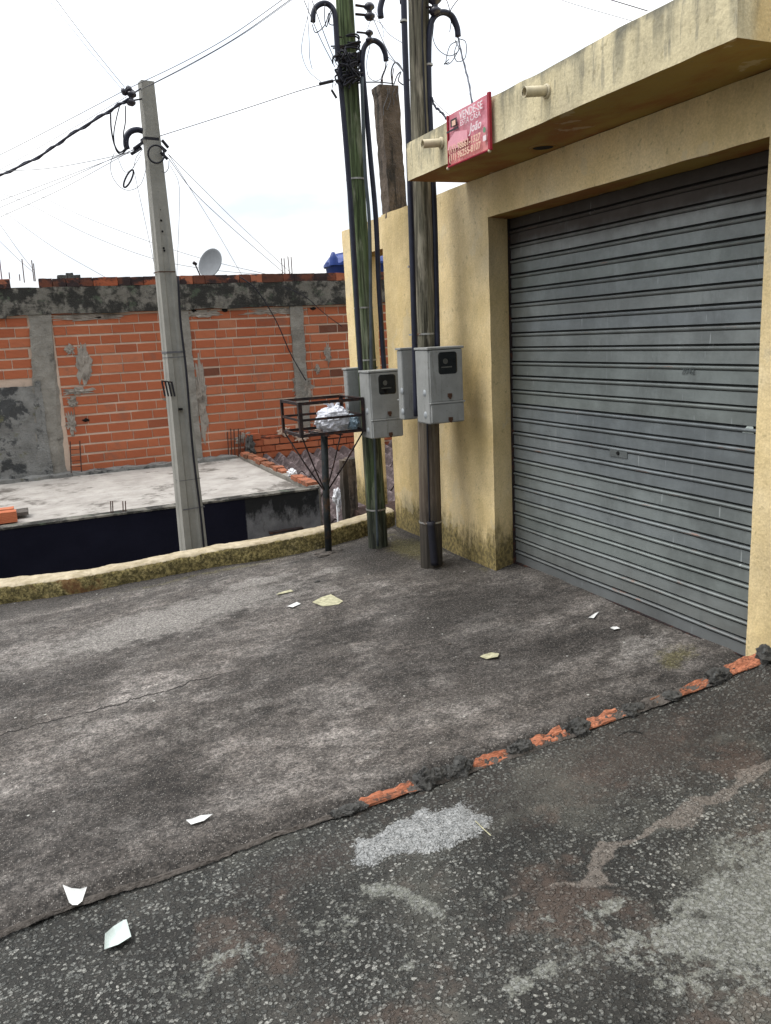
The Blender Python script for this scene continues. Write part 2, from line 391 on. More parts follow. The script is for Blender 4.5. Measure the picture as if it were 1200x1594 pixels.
MT['mortar'] = concrete_mat('brick_mortar', (.50, .37, .28), (.66, .52, .42), (.26, .21, .175), (.60, .74), 5)
MT['smear'] = concrete_mat('grey_mortar_smear', (.25, .22, .19), (.42, .38, .33), (.15, .13, .11), (.52, .66), 9, .01)
MT['beam'] = concrete_mat('mouldy_concrete_beam', (.17, .16, .135), (.32, .30, .26), (.020, .020, .019), (.41, .55), 9, .035, False, (.11, .14, .095), (.54, .68))
MT['column'] = concrete_mat('grey_concrete_column', (.21, .195, .17), (.36, .34, .30), (.10, .092, .08), (.56, .70), 7, .02)
MT['plaster'] = concrete_mat('rough_grey_plaster', (.20, .20, .19), (.36, .355, .335), (.055, .058, .06), (.52, .60), 7, .04, False, (.17, .165, .09), (.58, .7))
MT['slab'] = concrete_mat('pale_terrace_screed', (.28, .255, .23), (.50, .47, .43), (.10, .088, .075), (.52, .64), 4, .012)
MT['cpole'] = concrete_mat('concrete_pole', (.25, .245, .22), (.36, .35, .315), (.14, .135, .12), (.58, .75), 5, .004, True)
MT['cpatch'] = concrete_mat('fresh_cement_patch', (.27, .275, .272), (.50, .505, .50), (.15, .15, .15), (.54, .66), 16, .03)
MT['lump'] = concrete_mat('dark_mortar_lump', (.10, .098, .09), (.25, .245, .23), (.03, .029, .027), (.52, .60), 38, .035, False, (.30, .31, .30), (.60, .65))
MT['ridge'] = concrete_mat('worn_mortar_ridge', (.10, .088, .077), (.19, .165, .145), (.04, .035, .03), (.5, .62), 14, .02)
MT['wood1'] = wood_mat('green_stained_pole_wood', (.115, .125, .085), (.25, .26, .19), (.085, .125, .050))
MT['wood2'] = wood_mat('brown_weathered_pole_wood', (.17, .15, .115), (.33, .30, .235), (.13, .125, .09), True)
MT['cpillar'] = concrete_mat('old_rough_column', (.11, .085, .065), (.21, .165, .13), (.03, .028, .025), (.5, .62), 6, .03, True, (.16, .15, .07), (.62, .72))
MT['pipe'] = simple('black_pvc_pipe', (.016, .018, .034), .42, var=.3)
MT['greypipe'] = simple('grey_pvc_pipe', (.06, .075, .085), .5, var=.3, sc=10)
MT['cable'] = simple('black_cable', (.012, .012, .018), .6)
MT['wire'] = simple('grey_wire', (.12, .12, .13), .6)
MT['steel'] = simple('galvanised_strap', (.40, .40, .38), .45, .6, rust=(.16, .08, .04))
MT['iron'] = simple('rusty_dark_iron', (.030, .022, .022), .7, .3, .4, 25, .002, rust=(.085, .035, .022))
MT['rebar'] = simple('rusty_rebar', (.085, .045, .035), .8, .2, .4, 30)
MT['post'] = simple('basket_post_paint', (.030, .036, .038), .6, .2, .4, 12, rust=(.09, .055, .035))
def box_mat():
    m = M('grey_meter_box_plastic', .6)
    k = m.ramp(m.noise(6, 5, .6), [(.3, (.22, .225, .215)), (.7, (.31, .315, .305))])
    k = m.mix(m.mul(m.step(m.noise(1, 6, .7, vec=m.map((30, 30, 3))), .54, .68), .5), k, (.13, .125, .11))
    k = m.mix(m.mul(m.step(m.noise(60, 5, .7), .60, .68), .5), k, (.11, .095, .075))
    m.col(k); m.bump(m.noise(40, 3), .0015); return m.m
MT['box'] = box_mat()
MT['boxdark'] = simple('dark_meter_glass', (.006, .007, .008), .12, spec=.6)
MT['meter'] = simple('meter_face', (.09, .09, .08), .5)
MT['latch'] = simple('rusty_latch', (.08, .04, .025), .8, .3)
MT['plug'] = simple('box_plug', (.30, .32, .33), .35)
MT['bag'] = simple('white_plastic_bag', (.62, .63, .68), .35, var=.25, sc=22, spec=.5)
MT['bag2'] = simple('pale_blue_plastic_bag', (.22, .30, .36), .35, var=.5, sc=25, spec=.5)
MT['paper'] = simple('white_paper', (.66, .66, .64), .8, var=.12, sc=45)
MT['yellowpaper'] = simple('yellowed_paper', (.40, .38, .25), .8, var=.35, sc=40)
MT['glassshard'] = simple('pale_green_plastic', (.50, .56, .53), .5, var=.1)
MT['dish'] = simple('grey_dish', (.17, .18, .19), .7, .0, var=.08)
MT['tank'] = simple('blue_plastic_tank', (.018, .045, .20), .45, var=.2, sc=6)
MT['cream'] = simple('cream_pvc_pipe', (.55, .48, .33), .6, var=.2, sc=20)
MT['hole'] = simple('dark_hole', (.006, .006, .006), .9)
MT['rooftile'] = simple('sooty_roof_tile', (.085, .065, .065), .9, 0, .45, 12, .01, rust=(.20, .16, .16))
MT['terrain'] = simple('distant_ground', (.09, .09, .06), .95, 0, .4, .2)
MT['signred'] = None
def sign_mat():
    m = M('faded_red_banner', .55, 0, .4)
    p = m.xyz()
    k = m.ramp(m.noise(3.5, 4, .6), [(.35, (.52, .12, .16)), (.65, (.62, .28, .33))])
    pale = m.step(m.add(m.mul(m.add(p[1], m.mul(p[2], 1.0)), 1.0), m.mul(m.noise(9, 4), .12)), 7.02, 7.16)
    k = m.mix(m.mul(m.step(m.noise(5, 5, .6), .44, .62), .55), k, (.72, .30, .36))
    k = m.mix(m.mul(m.step(p[2], 2.70, 2.60), .5), k, (.66, .22, .15))
    m.col(k); m.bump(m.noise(9, 3), .01); return m.m
MT['signred'] = sign_mat()
MT['signpink'] = simple('faded_pink_print', (.72, .33, .38), .6, var=.1)
MT['signwhite'] = simple('white_print', (.78, .66, .68), .6, var=.08)
MT['signcream'] = simple('cream_print', (.75, .48, .36), .6, var=.08)
MT['signblack'] = simple('black_print', (.03, .02, .025), .6)
MT['signgreen'] = simple('green_print', (.12, .25, .15), .6)
MT['signedge'] = simple('banner_hem', (.30, .015, .03), .6)
MT['mark'] = simple('faint_pen_mark', (.10, .115, .115), .6)
MT['insul'] = simple('dark_insulator', (.02, .018, .03), .3, spec=.6)
MT['white'] = simple('white_cloth', (.68, .68, .70), .8, var=.12, sc=20)
MT['soil'] = simple('dark_rubble_soil', (.05, .028, .022), .95, 0, .5, 20, .03)

# ------------------------------------------------------------------ mesh builder
ORG = {}
class MB:
    def __init__(s): s.v = []; s.f = []; s.m = []; s.rnd = []; s.mi = 0; s.cur = (0.5, 0.5, 0.5)
    def quad(s, *pts):
        i = len(s.v); s.v += [tuple(p) for p in pts]; s.f.append(tuple(range(i, i+len(pts)))); s.m.append(s.mi); s.rnd.append(s.cur)
    def face(s, idx): s.f.append(tuple(idx)); s.m.append(s.mi); s.rnd.append(s.cur)
    def box(s, x0, x1, y0, y1, z0, z1):
        i = len(s.v)
        s.v += [(x, y, z) for z in (z0, z1) for y in (y0, y1) for x in (x0, x1)]
        for f in ((0, 2, 3, 1), (4, 5, 7, 6), (0, 1, 5, 4), (2, 6, 7, 3), (0, 4, 6, 2), (1, 3, 7, 5)): s.face([i+k for k in f])
    def rbox(s, x0, x1, y0, y1, z0, z1, step=.06, amp=.004, fr=6, seed=0):
        """box whose faces are subdivided and pushed about by noise of position (keeps neighbours joined)"""
        D = ((x1-x0), (y1-y0), (z1-z0)); O = (x0, y0, z0)
        for ax in range(3):
            a, b = [(1, 2), (2, 0), (0, 1)][ax]
            na, nb = max(1, min(90, round(D[a]/step))), max(1, min(90, round(D[b]/step)))
            for side in (0, 1):
                base = len(s.v)
                for j in range(nb+1):
                    for i in range(na+1):
                        p = [0, 0, 0]; p[ax] = O[ax]+side*D[ax]; p[a] = O[a]+D[a]*i/na; p[b] = O[b]+D[b]*j/nb
                        n = mnoise.noise_vector(Vector((p[0]*fr+seed, p[1]*fr, p[2]*fr)))
                        s.v.append((p[0]+n[0]*amp, p[1]+n[1]*amp, p[2]+n[2]*amp))
                for j in range(nb):
                    for i in range(na):
                        k = base+j*(na+1)+i; q = (k, k+1, k+na+2, k+na+1)
                        s.face(q if side else q[::-1])
    def tube(s, pts, r, seg=8, closed=False, cap=True, twist=0):
        pts = [Vector(p) for p in pts]; n = len(pts); base = len(s.v)
        rr = r if isinstance(r, (list, tuple)) else [r]*n
        up = Vector((.13, .31, 1)).normalized(); prev = None
        for i, p in enumerate(pts):
            if closed: t = pts[(i+1) % n]-pts[i-1]
            else: t = pts[min(i+1, n-1)]-pts[max(i-1, 0)]
            t.normalize()
            if prev is None:
                a = t.cross(up)
                if a.length < .1: a = t.cross(Vector((1, 0, 0)))
            else: a = prev-t*prev.dot(t)
            a.normalize(); b = t.cross(a); prev = a
            for k in range(seg):
                th = 2*math.pi*k/seg
                s.v.append(tuple(p+a*math.cos(th)*rr[i]+b*math.sin(th)*rr[i]))
        for i in range(n if closed else n-1):
            j = (i+1) % n
            for k in range(seg):
                k2 = (k+1) % seg
                s.face((base+i*seg+k, base+i*seg+k2, base+j*seg+k2, base+j*seg+k))
        if cap and not closed:
            s.face([base+k for k in range(seg)][::-1]); s.face([base+(n-1)*seg+k for k in range(seg)])
    def lathe(s, prof, c, axis=(0, 0, 1), seg=24):
        """prof: (radius, height) list along axis from c"""
        ax = Vector(axis).normalized(); a = ax.orthogonal().normalized(); b = ax.cross(a); base = len(s.v); c = Vector(c)
        for r, h in prof:
            for k in range(seg):
                th = 2*math.pi*k/seg; s.v.append(tuple(c+ax*h+a*r*math.cos(th)+b*r*math.sin(th)))
        for i in range(len(prof)-1):
            for k in range(seg):
                k2 = (k+1) % seg; s.face((base+i*seg+k, base+i*seg+k2, base+(i+1)*seg+k2, base+(i+1)*seg+k))
    def blob(s, c, r, sub=3, amp=.25, fr=3, seed=0, zmin=None):
        bm = bmesh.new(); bmesh.ops.create_icosphere(bm, subdivisions=sub, radius=1)
        base = len(s.v); bm.verts.index_update()
        for v in bm.verts:
            d = v.co.normalized(); q = d*fr+Vector((seed*3.1, seed, -seed*.7))
            k = 1+amp*(mnoise.noise(q)+.5*mnoise.noise(q*2.3)+.3*mnoise.noise(q*5.1))
            p = [c[i]+d[i]*r[i]*k for i in range(3)]
            if zmin is not None: p[2] = max(p[2], zmin)
            s.v.append(tuple(p))
        for f in bm.faces: s.face([base+v.index for v in f.verts])
        bm.free()
    def build(s, name, mats, parent=None, smooth=False, bevel=0, at_=None):
        mats = mats if isinstance(mats, (list, tuple)) else [mats]
        V = np.array(s.v, float)
        if parent is not None: org = ORG[parent.name]
        elif at_ is not None: org = np.array(at_, float)
        else:
            mn, mxx = V.min(0), V.max(0); org = np.array([(mn[0]+mxx[0])/2, (mn[1]+mxx[1])/2, mn[2]])
        me = bpy.data.meshes.new(name); me.from_pydata((V-org).tolist(), [], s.f)
        for mm in mats: me.materials.append(mm)
        me.polygons.foreach_set('material_index', s.m)
        me.polygons.foreach_set('use_smooth', [smooth]*len(s.f))
        at2 = me.attributes.new('rnd', 'FLOAT_COLOR', 'CORNER')
        cnt = np.array([len(f) for f in s.f]); R_ = np.repeat(np.array(s.rnd, float), cnt, axis=0)
        at2.data.foreach_set('color', np.concatenate([R_, np.ones((len(R_), 1))], 1).ravel())
        me.update()
        o = bpy.data.objects.new(name, me); COL.objects.link(o)
        if parent is not None: o.parent = parent
        else: o.location = org
        ORG[o.name] = org
        if bevel:
            b = o.modifiers.new('bevel', 'BEVEL'); b.width = bevel; b.segments = 2; b.limit_method = 'ANGLE'
        return o

def thing(name, label, cat, loc, group=None):
    o = bpy.data.objects.new(name, None); o.empty_display_size = .1; COL.objects.link(o); o.location = loc
    ORG[o.name] = np.array(loc, float); o['label'] = label; o['category'] = cat
    if group: o['group'] = group
    return o
def tag(o, label, cat, group=None):
    o['label'] = label; o['category'] = cat
    if group: o['group'] = group
    return o
def struct(o, kind='structure'): o['kind'] = kind; return o
def spline(pts, n=8):
    """Catmull-Rom through points"""
    P = [np.array(p, float) for p in pts]; P = [2*P[0]-P[1]]+P+[2*P[-1]-P[-2]]; outp = []
    for i in range(1, len(P)-2):
        for k in range(n):
            t = k/n; a, b, c, d = P[i-1], P[i], P[i+1], P[i+2]
            outp.append(tuple(.5*((2*b)+(-a+c)*t+(2*a-5*b+4*c-d)*t*t+(-a+3*b-3*c+d)*t**3)))
    outp.append(tuple(P[-2])); return outp
def gz(x, dz=0.0): return -.055*(3.1-x)+dz

# ------------------------------------------------------------------ ground
def axis_pts(lo, dlo, dhi, hi, st):
    mid = list(np.arange(dlo, dhi+1e-6, st)); g = []; x = dlo; s_ = st
    while x > lo: s_ *= 1.5; x -= s_; g.append(max(x, lo))
    h = []; x = mid[-1]; s_ = st
    while x < hi-1e-6: s_ *= 1.5; x += s_; h.append(min(x, hi))
    return np.array(sorted(set(g))+mid+h)
def seg_dist(X, Y, pts):
    d = np.full(X.shape, 9.9)
    for (x0, y0), (x1, y1) in zip(pts[:-1], pts[1:]):
        L = (x1-x0)**2+(y1-y0)**2; t = np.clip(((X-x0)*(x1-x0)+(Y-y0)*(y1-y0))/L, 0, 1)
        d = np.minimum(d, np.hypot(X-x0-t*(x1-x0), Y-y0-t*(y1-y0)))
    return d
def ell(X, Y, cx, cy_, rx, ry, rot=0):
    c, s_ = math.cos(rot), math.sin(rot); dx, dy = X-cx, Y-cy_
    return np.clip(1.15-np.sqrt(((dx*c+dy*s_)/rx)**2+((-dx*s_+dy*c)/ry)**2), 0, 1)
def sheet(name, xs, ys, zf, mf, mat, warp=None):
    X, Y = np.meshgrid(xs, ys)
    if warp: X, Y = warp(X, Y)
    Z = zf(X, Y); nx, ny = len(xs), len(ys)
    V = np.stack([X, Y, Z], -1).reshape(-1, 3)
    i = np.arange(nx-1)[None, :]+nx*np.arange(ny-1)[:, None]
    F = np.stack([i, i+1, i+nx+1, i+nx], -1).reshape(-1, 4)
    me = bpy.data.meshes.new(name); me.vertices.add(len(V)); me.vertices.foreach_set('co', V.ravel())
    me.loops.add(F.size); me.loops.foreach_set('vertex_index', F.ravel().astype(np.int32))
    me.polygons.add(len(F)); me.polygons.foreach_set('loop_start', np.arange(0, F.size, 4, dtype=np.int32))
    me.polygons.foreach_set('loop_total', np.full(len(F), 4, dtype=np.int32)) if False else None
    me.update(calc_edges=True); me.validate()
    me.polygons.foreach_set('use_smooth', [True]*len(me.polygons))
    a = me.attributes.new('msk', 'FLOAT_COLOR', 'POINT')
    Xw = X+.16*(fbm(X*3.1, Y*3.1, 11)-.5)+.07*(fbm(X*12, Y*12, 12, 3)-.5); Yw = Y+.16*(fbm(X*3.1, Y*3.1, 21)-.5)+.07*(fbm(X*12, Y*12, 22, 3)-.5)
    R_, G_, B_ = mf(Xw, Yw); A_ = np.clip(.5+cpatch(X, Y), 0, 1) if name == 'street' else np.ones_like(R_)
    a.data.foreach_set('color', np.stack([R_, G_, B_, A_], -1).ravel())
    me.materials.append(mat); o = bpy.data.objects.new(name, me); COL.objects.link(o); return struct(o)

EDGE = 2.70
KF = [(-9, 7.6), (-1.2, 6.85), (-.34, 6.59), (-.03, 6.49), (.29, 6.40), (.58, 6.385), (.97, 6.36), (1.27, 6.33), (1.57, 6.25), (1.89, 6.225), (2.2, 6.23), (2.59, 6.33), (2.93, 6.46)]
def sms(t): t = np.clip(t, 0, 1); return t*t*(3-2*t)
def rise(x): return np.interp(np.asarray(x, float), [1.9, 2.15, 2.38, 2.6, 2.76, 2.86, 3.0, 14], [0, .004, .028, .075, .13, .185, .22, 1.2])
def edgey(x): return np.interp(np.asarray(x, float), [1.9, 2.15, 2.38, 2.6, 2.76, 2.86, 3.0], [EDGE, 2.695, 2.665, 2.60, 2.54, 2.47, 2.42])
def drive_z(X, Y):
    z = gz(X)+(fbm(X*1.7, Y*1.7, 3.0)-.5)*.022+(fbm(X*14, Y*14, 1.0, 3)-.5)*.006
    e_ = np.clip((edgey(X)+.07+.05*(vnoise(X*5, 0*X, 8)-.5)-Y)/.07, 0, 1)
    z = z-e_*.035
    # raised threshold of screed before the shutter
    z = z+np.clip((X-2.86)/.1, 0, 1)*np.clip((4.7-Y)/.1, 0, 1)*np.clip((Y-2.75)/.1, 0, 1)*.012
    return z
def drive_m(X, Y):
    n = fbm(X*2.2, Y*2.2, 7.0)
    R_ = .85*ell(X, Y, .75, 5.35, 1.5, .42, .12)+.5*ell(X, Y, 1.5, 5.75, .35, .12, .1)+.55*ell(X, Y, 2.75, 3.15, .42, .30, .2)+.4*ell(X, Y, 1.75, 5.0, .5, .3)
    R_ += .35*ell(X, Y, .6, 3.7, .9, .22, .1)+.3*ell(X, Y, 1.6, 4.35, .7, .12, .15)+.3*ell(X, Y, 1.0, 3.05, .5, .12, .1)+.35*ell(X, Y, .0, 4.05, .6, .10, .05)
    R_ += .5*ell(X, Y, 2.0, 5.62, .22, .12)
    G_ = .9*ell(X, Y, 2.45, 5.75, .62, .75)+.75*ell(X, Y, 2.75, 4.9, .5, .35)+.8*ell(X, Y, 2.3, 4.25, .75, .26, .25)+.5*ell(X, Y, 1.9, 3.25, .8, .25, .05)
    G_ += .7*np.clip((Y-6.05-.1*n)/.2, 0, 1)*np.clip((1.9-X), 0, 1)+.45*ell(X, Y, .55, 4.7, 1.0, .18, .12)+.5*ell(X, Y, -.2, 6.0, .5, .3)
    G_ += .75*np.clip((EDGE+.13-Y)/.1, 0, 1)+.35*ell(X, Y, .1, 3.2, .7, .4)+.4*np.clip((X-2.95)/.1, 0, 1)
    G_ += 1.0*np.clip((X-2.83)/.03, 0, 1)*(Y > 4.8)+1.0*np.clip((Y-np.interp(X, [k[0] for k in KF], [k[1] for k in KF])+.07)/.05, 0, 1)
    B_ = .9*ell(X, Y, 2.7, 5.7, .3, .6)+.8*ell(X, Y, 2.85, 2.95, .25, .18)+.55*ell(X, Y, 2.85, 4.85, .12, .3)+.6*ell(X, Y, 1.2, 6.2, 2.2, .1)
    return np.clip(R_, 0, 1), np.clip(G_, 0, 1), np.clip(B_, 0, 1)
def drive_warp(X, Y):
    k = np.clip((2.9-Y)/.25, 0, 1)
    k2 = np.clip((3.1-Y)/.4, 0, 1)
    return X, Y+k2*(edgey(X)-EDGE)+k*(.035*(vnoise(X*3.1, 0*X, 2)-.5)+.022*(vnoise(X*13, 0*X, 4)-.5)+.016*(vnoise(X*42, 0*X, 6)-.5))
sheet('driveway', axis_pts(-9, -.75, 3.1, 3.12, .0125), axis_pts(EDGE, EDGE, 6.62, 6.66, .0125), drive_z, drive_m, MT['drive'], drive_warp)
def cpatch(X, Y):
    X = np.asarray(X, float); Y = np.asarray(Y, float)
    d = np.hypot((X-1.14+.25*(Y-2.44))/.225, (Y-2.43)/.125)
    return 1.0-d+(fbm(X*9, Y*9, 2.2, 5)-.5)*1.5
def street_z(X, Y):
    h = cpatch(X, Y)
    return street_z0(X, Y)+np.clip(h*.05, 0, .012)+np.where(h > 0, .016*(fbm(X*26, Y*26, 6, 4)-.5)*np.clip(h*5, 0, 1), 0)
def street_z0(X, Y):
    return gz(X, -.030)+rise(X)-np.clip((Y-edgey(X)-.035)/.03, 0, 1)*(rise(X)+.03)+(fbm(X*1.3, Y*1.3, 5.0)-.5)*.03+(fbm(X*16, Y*16, 2.0, 3)-.5)*.008-.006
STREAK = [(2.9, 2.12, .020), (2.47, 2.06, .022), (2.24, 2.035, .026), (2.05, 2.02, .045), (1.94, 1.965, .050), (1.86, 1.97, .016), (1.77, 1.985, .014), (1.66, 1.995, .030), (1.60, 1.97, .050), (1.54, 1.915, .045), (1.47, 1.90, .018), (1.40, 1.93, .014), (1.2, 1.98, .012), (.95, 2.09, .02)]
def street_m(X, Y):
    R_ = 1.0*ell(X, Y, 1.72, 1.47, .50, .24, -.35)+.75*ell(X, Y, 2.0, 1.66, .40, .16)+.95*np.clip(1-seg_dist(X, Y, [(.82, 2.26), (.90, 2.19), (.95, 2.09), (1.0, 2.0)])/.055, 0, 1)
    R_ += .42*ell(X, Y, .70, 2.17, .17, .12, -.2)+.30*ell(X, Y, .48, 2.18, .24, .15, -.15)+.6*ell(X, Y, 1.15, 1.66, .22, .08)+.5*ell(X, Y, .79, 1.88, .10, .05)+.2*ell(X, Y, .35, 2.20, .12, .1)
    R_ += .34*ell(X, Y, .22, 2.12, .24, .12)+.85*ell(X, Y, 1.50, 1.80, .05, .035)+.36*ell(X, Y, .66, 1.80, .2, .10)+.4*ell(X, Y, 1.3, 1.8, .35, .08)+.35*ell(X, Y, 1.2, 2.03, .4, .04)+.4*ell(X, Y, 2.3, 1.8, .5, .12)
    G_ = .95*ell(X, Y, 1.95, 2.42, .85, .26)+.8*ell(X, Y, .70, 2.47, .30, .10)+.5*ell(X, Y, 2.8, 2.3, .8, .4)
    B_ = 0*X
    for (x0, y0, r0), (x1, y1, r1) in zip(STREAK[:-1], STREAK[1:]):
        L = (x1-x0)**2+(y1-y0)**2; t = np.clip(((X-x0)*(x1-x0)+(Y-y0)*(y1-y0))/L, 0, 1); rr = r0+(r1-r0)*t
        B_ = np.maximum(B_, np.clip(1.25-np.hypot(X-x0-t*(x1-x0), Y-y0-t*(y1-y0))/rr*.75, 0, 1)*np.clip((X-.6)/1.0, .35, 1))
    B_ += .5*ell(X, Y, .62, 2.12, .22, .05)+.5*ell(X, Y, 1.15, 2.33, .06, .04)+.4*ell(X, Y, 1.35, 1.62, .1, .05)
    return np.clip(R_, 0, 1), np.clip(G_, 0, 1), np.clip(B_, 0, 1)
sheet('street', axis_pts(-14, -.7, 3.6, 14, .0125), axis_pts(-14, .95, EDGE+.07, EDGE+.08, .0125), street_z, street_m, MT['street'], lambda X, Y: (X, Y+np.clip((Y-2.2)/.45, 0, 1)*(edgey(X)-EDGE)))
mb = MB(); mb.quad((-600, -600, -4.2), (600, -600, -4.2), (600, 600, -4.2), (-600, 600, -4.2)); struct(mb.build('terrain', MT['terrain']))
mb = MB(); mb.box(-9, 2.9, 6.55, 7.8, -4.0, -.55); struct(mb.build('side_path', MT['slab']))
mb = MB(); mb.rbox(2.9, 7.5, 6.2, 7.6, -4.0, -.06, .15, .03, 5); struct(mb.build('yard_ground', MT['soil']))

# ------------------------------------------------------------------ kerb wall at the back of the driveway
def kerb():
    xs = np.linspace(-9, 2.93, 600); ys = np.interp(xs, [k[0] for k in KF], [k[1] for k in KF]); kk = np.ones(13)/13
    ys = np.concatenate([ys[:6], np.convolve(ys, kk, 'valid'), ys[-6:]])
    xq = np.concatenate([np.linspace(-9, -.8, 60), np.arange(-.79, 2.91, .02)]); yq = np.interp(xq, xs, ys)
    mb = MB(); prof_n = 16; rows = []
    for x, y in zip(xq, yq):
        h = .125+.02*float(vnoise(x*1.3, 0, 1)); th = .20+.10*max(0, min(1, (.6-x)))
        z0 = gz(x)-.03
        pr = [(0, -.06), (0, .0), (-.003, h*.3), (.002, h*.6), (.004, h*.86), (.014, h*.97), (.035, h+.003), (th*.3, h+.006), (th*.6, h+.004), (th-.03, h), (th-.004, h*.9), (th, h*.6), (th, 0), (th, -.5)]
        row = []
        for k, (d, z) in enumerate(pr):
            n = mnoise.noise_vector(Vector((x*9, k*.9, 3)))*.008+mnoise.noise_vector(Vector((x*27, k*2.1, 7)))*.004
            row.append(len(mb.v)); mb.v.append((x+n[0], y+d+n[1]*.8, z0+.03+z+n[2]*(1 if 0 < k < 12 else 0)))
        rows.append(row)
    for a, b in zip(rows[:-1], rows[1:]):
        for k in range(len(a)-1): mb.face((a[k], b[k], b[k+1], a[k+1]))
    mb.face(rows[0]); mb.face(rows[-1][::-1])
    return tag(mb.build('kerb_wall', MT['kerb'], smooth=True), 'low mossy yellow kerb wall along the back of the driveway', 'kerb')
kerb()

# ------------------------------------------------------------------ edging of broken bricks between driveway and street
def edging():
    t = thing('brick_edging', 'row of broken orange bricks and mortar lumps between driveway and street', 'brick edging', (1.8, EDGE, gz(1.8)))
    def E(x, dy=0, dz=0): return float(edgey(x))+dy, float(gz(x, -.026)+rise(x))+dz
    bricks = [(.995, 1.25, .62), (1.49, 1.69, .62), (1.79, 1.99, .72), (2.06, 2.29, .72), (2.36, 2.53, .35), (2.53, 2.685, .6), (2.735, 2.875, .8)]
    for i, (a, b, hh) in enumerate(bricks):
        for part in range(2):                      # two broken shells of each hollow brick
            mb = MB(); mb.cur = ((.45, .5, .7, .85, .05, .4, .8)[i]+.1*part, .5, .5)
            aa = a+(.03*part if i % 2 else 0); bb = b-(0.05*rng.rand() if part else 0)
            n = 40; m_ = 10; rows = []
            for k in range(n+1):
                x = aa+(bb-aa)*k/n; row = []; en = min(1, min(k, n-k)/3)
                brk = float(fbm(x*26, i*3+part, 1, 3)); tp = (.020 if part == 0 else .030)*hh*(.35+1.35*brk)*(.35+.65*en)
                dp = (.018 if part == 0 else .014)*(.7+.8*float(vnoise(x*31, i, 5+part)))
                y0, z0 = E(x, -.013 if part == 0 else .008)
                for q in range(m_+1):
                    u = q/m_
                    if u < .3: y, z = -dp/2-.005, tp*(u/.3)*.8
                    elif u < .7: y, z = -dp/2+dp*(u-.3)/.4, tp*(.8+.5*(u-.3)/.4)
                    else: y, z = dp/2+.004, tp*1.3*(1-(u-.7)/.3)
                    nn = mnoise.noise_vector(Vector((x*90, u*7, i*3+part)))*.0014+mnoise.noise_vector(Vector((x*17, u*3, i*7+part)))*.006
                    row.append(len(mb.v)); mb.v.append((x, y0+y+nn[1], z0-.004+max(0, z+nn[2]*.8)))
                rows.append(row)
            for r0, r1 in zip(rows[:-1], rows[1:]):
                for q in range(m_): mb.face((r0[q], r1[q], r1[q+1], r0[q+1]))
            mb.face(rows[0]); mb.face(rows[-1][::-1])
            mb.build('brick', MT['edgebrick'], t)
    lumps = [(.90, .03, .012, .02), (.955, .045, .016, .03), (1.01, .03, .012, .03), (1.285, .045, .048, .045), (1.345, .045, .040, .03), (1.40, .035, .030, .04), (1.455, .045, .048, .045), (1.70, .03, .022, .03), (1.755, .045, .036, .04), (2.00, .035, .03, .03), (2.035, .05, .040, .05), (2.30, .04, .028, .04), (2.345, .03, .018, .03), (2.50, .04, .016, .04), (2.69, .04, .038, .04), (2.73, .03, .028, .035), (2.885, .045, .055, .05), (2.93, .05, .06, .06)]
    for i, (x, r, h, ry) in enumerate(lumps):
        mb = MB(); y0, z0 = E(x); mb.blob((x, y0-.002, z0), (r, ry*.95, h*1.15), 4, .34, 2.2, i*1.7)
        V = mb.v
        for q, v in enumerate(V):
            d = (Vector(v)-Vector((x, y0, z0))).normalized(); V[q] = tuple(Vector(v)+d*(mnoise.noise(Vector(v)*70)*.004+mnoise.noise(Vector(v)*150)*.0022))
        mb.build('mortar_lump', MT['lump'], t)
    for (a, b, hh, ww) in [(-.9, 1.0, .008, .36), (1.2, 2.95, .012, 1.1)]:
        mb = MB(); rows = []
        for x in np.arange(a, b, .009):
            h = hh*(.25+1.5*float(fbm(x*11, 1, 4, 4))); wv = ww*(.008+.034*float(fbm(x*9, 3, 3, 3)))
            yy, z0 = E(x); y0 = yy-.004+.035*(float(vnoise(x*3.1, 0, 2))-.5)*(a < 1)+.010*(float(vnoise(x*20, 4, 2))-.5)
            row = []
            for q in range(9):
                u = q/8*2-1; n = mnoise.noise(Vector((x*75, u*4, 5)))*.8
                row.append(len(mb.v)); mb.v.append((x, y0+u*wv+.006*mnoise.noise(Vector((x*45, u, 1))), z0-.002+h*(1-u*u)*(1+n)+(.010*max(0, u))))
            rows.append(row)
        for r0, r1 in zip(rows[:-1], rows[1:]):
            for q in range(8): mb.face((r0[q], r1[q], r1[q+1], r0[q+1]))
        mb.build('mortar_ridge', MT['ridge'], t)
edging()

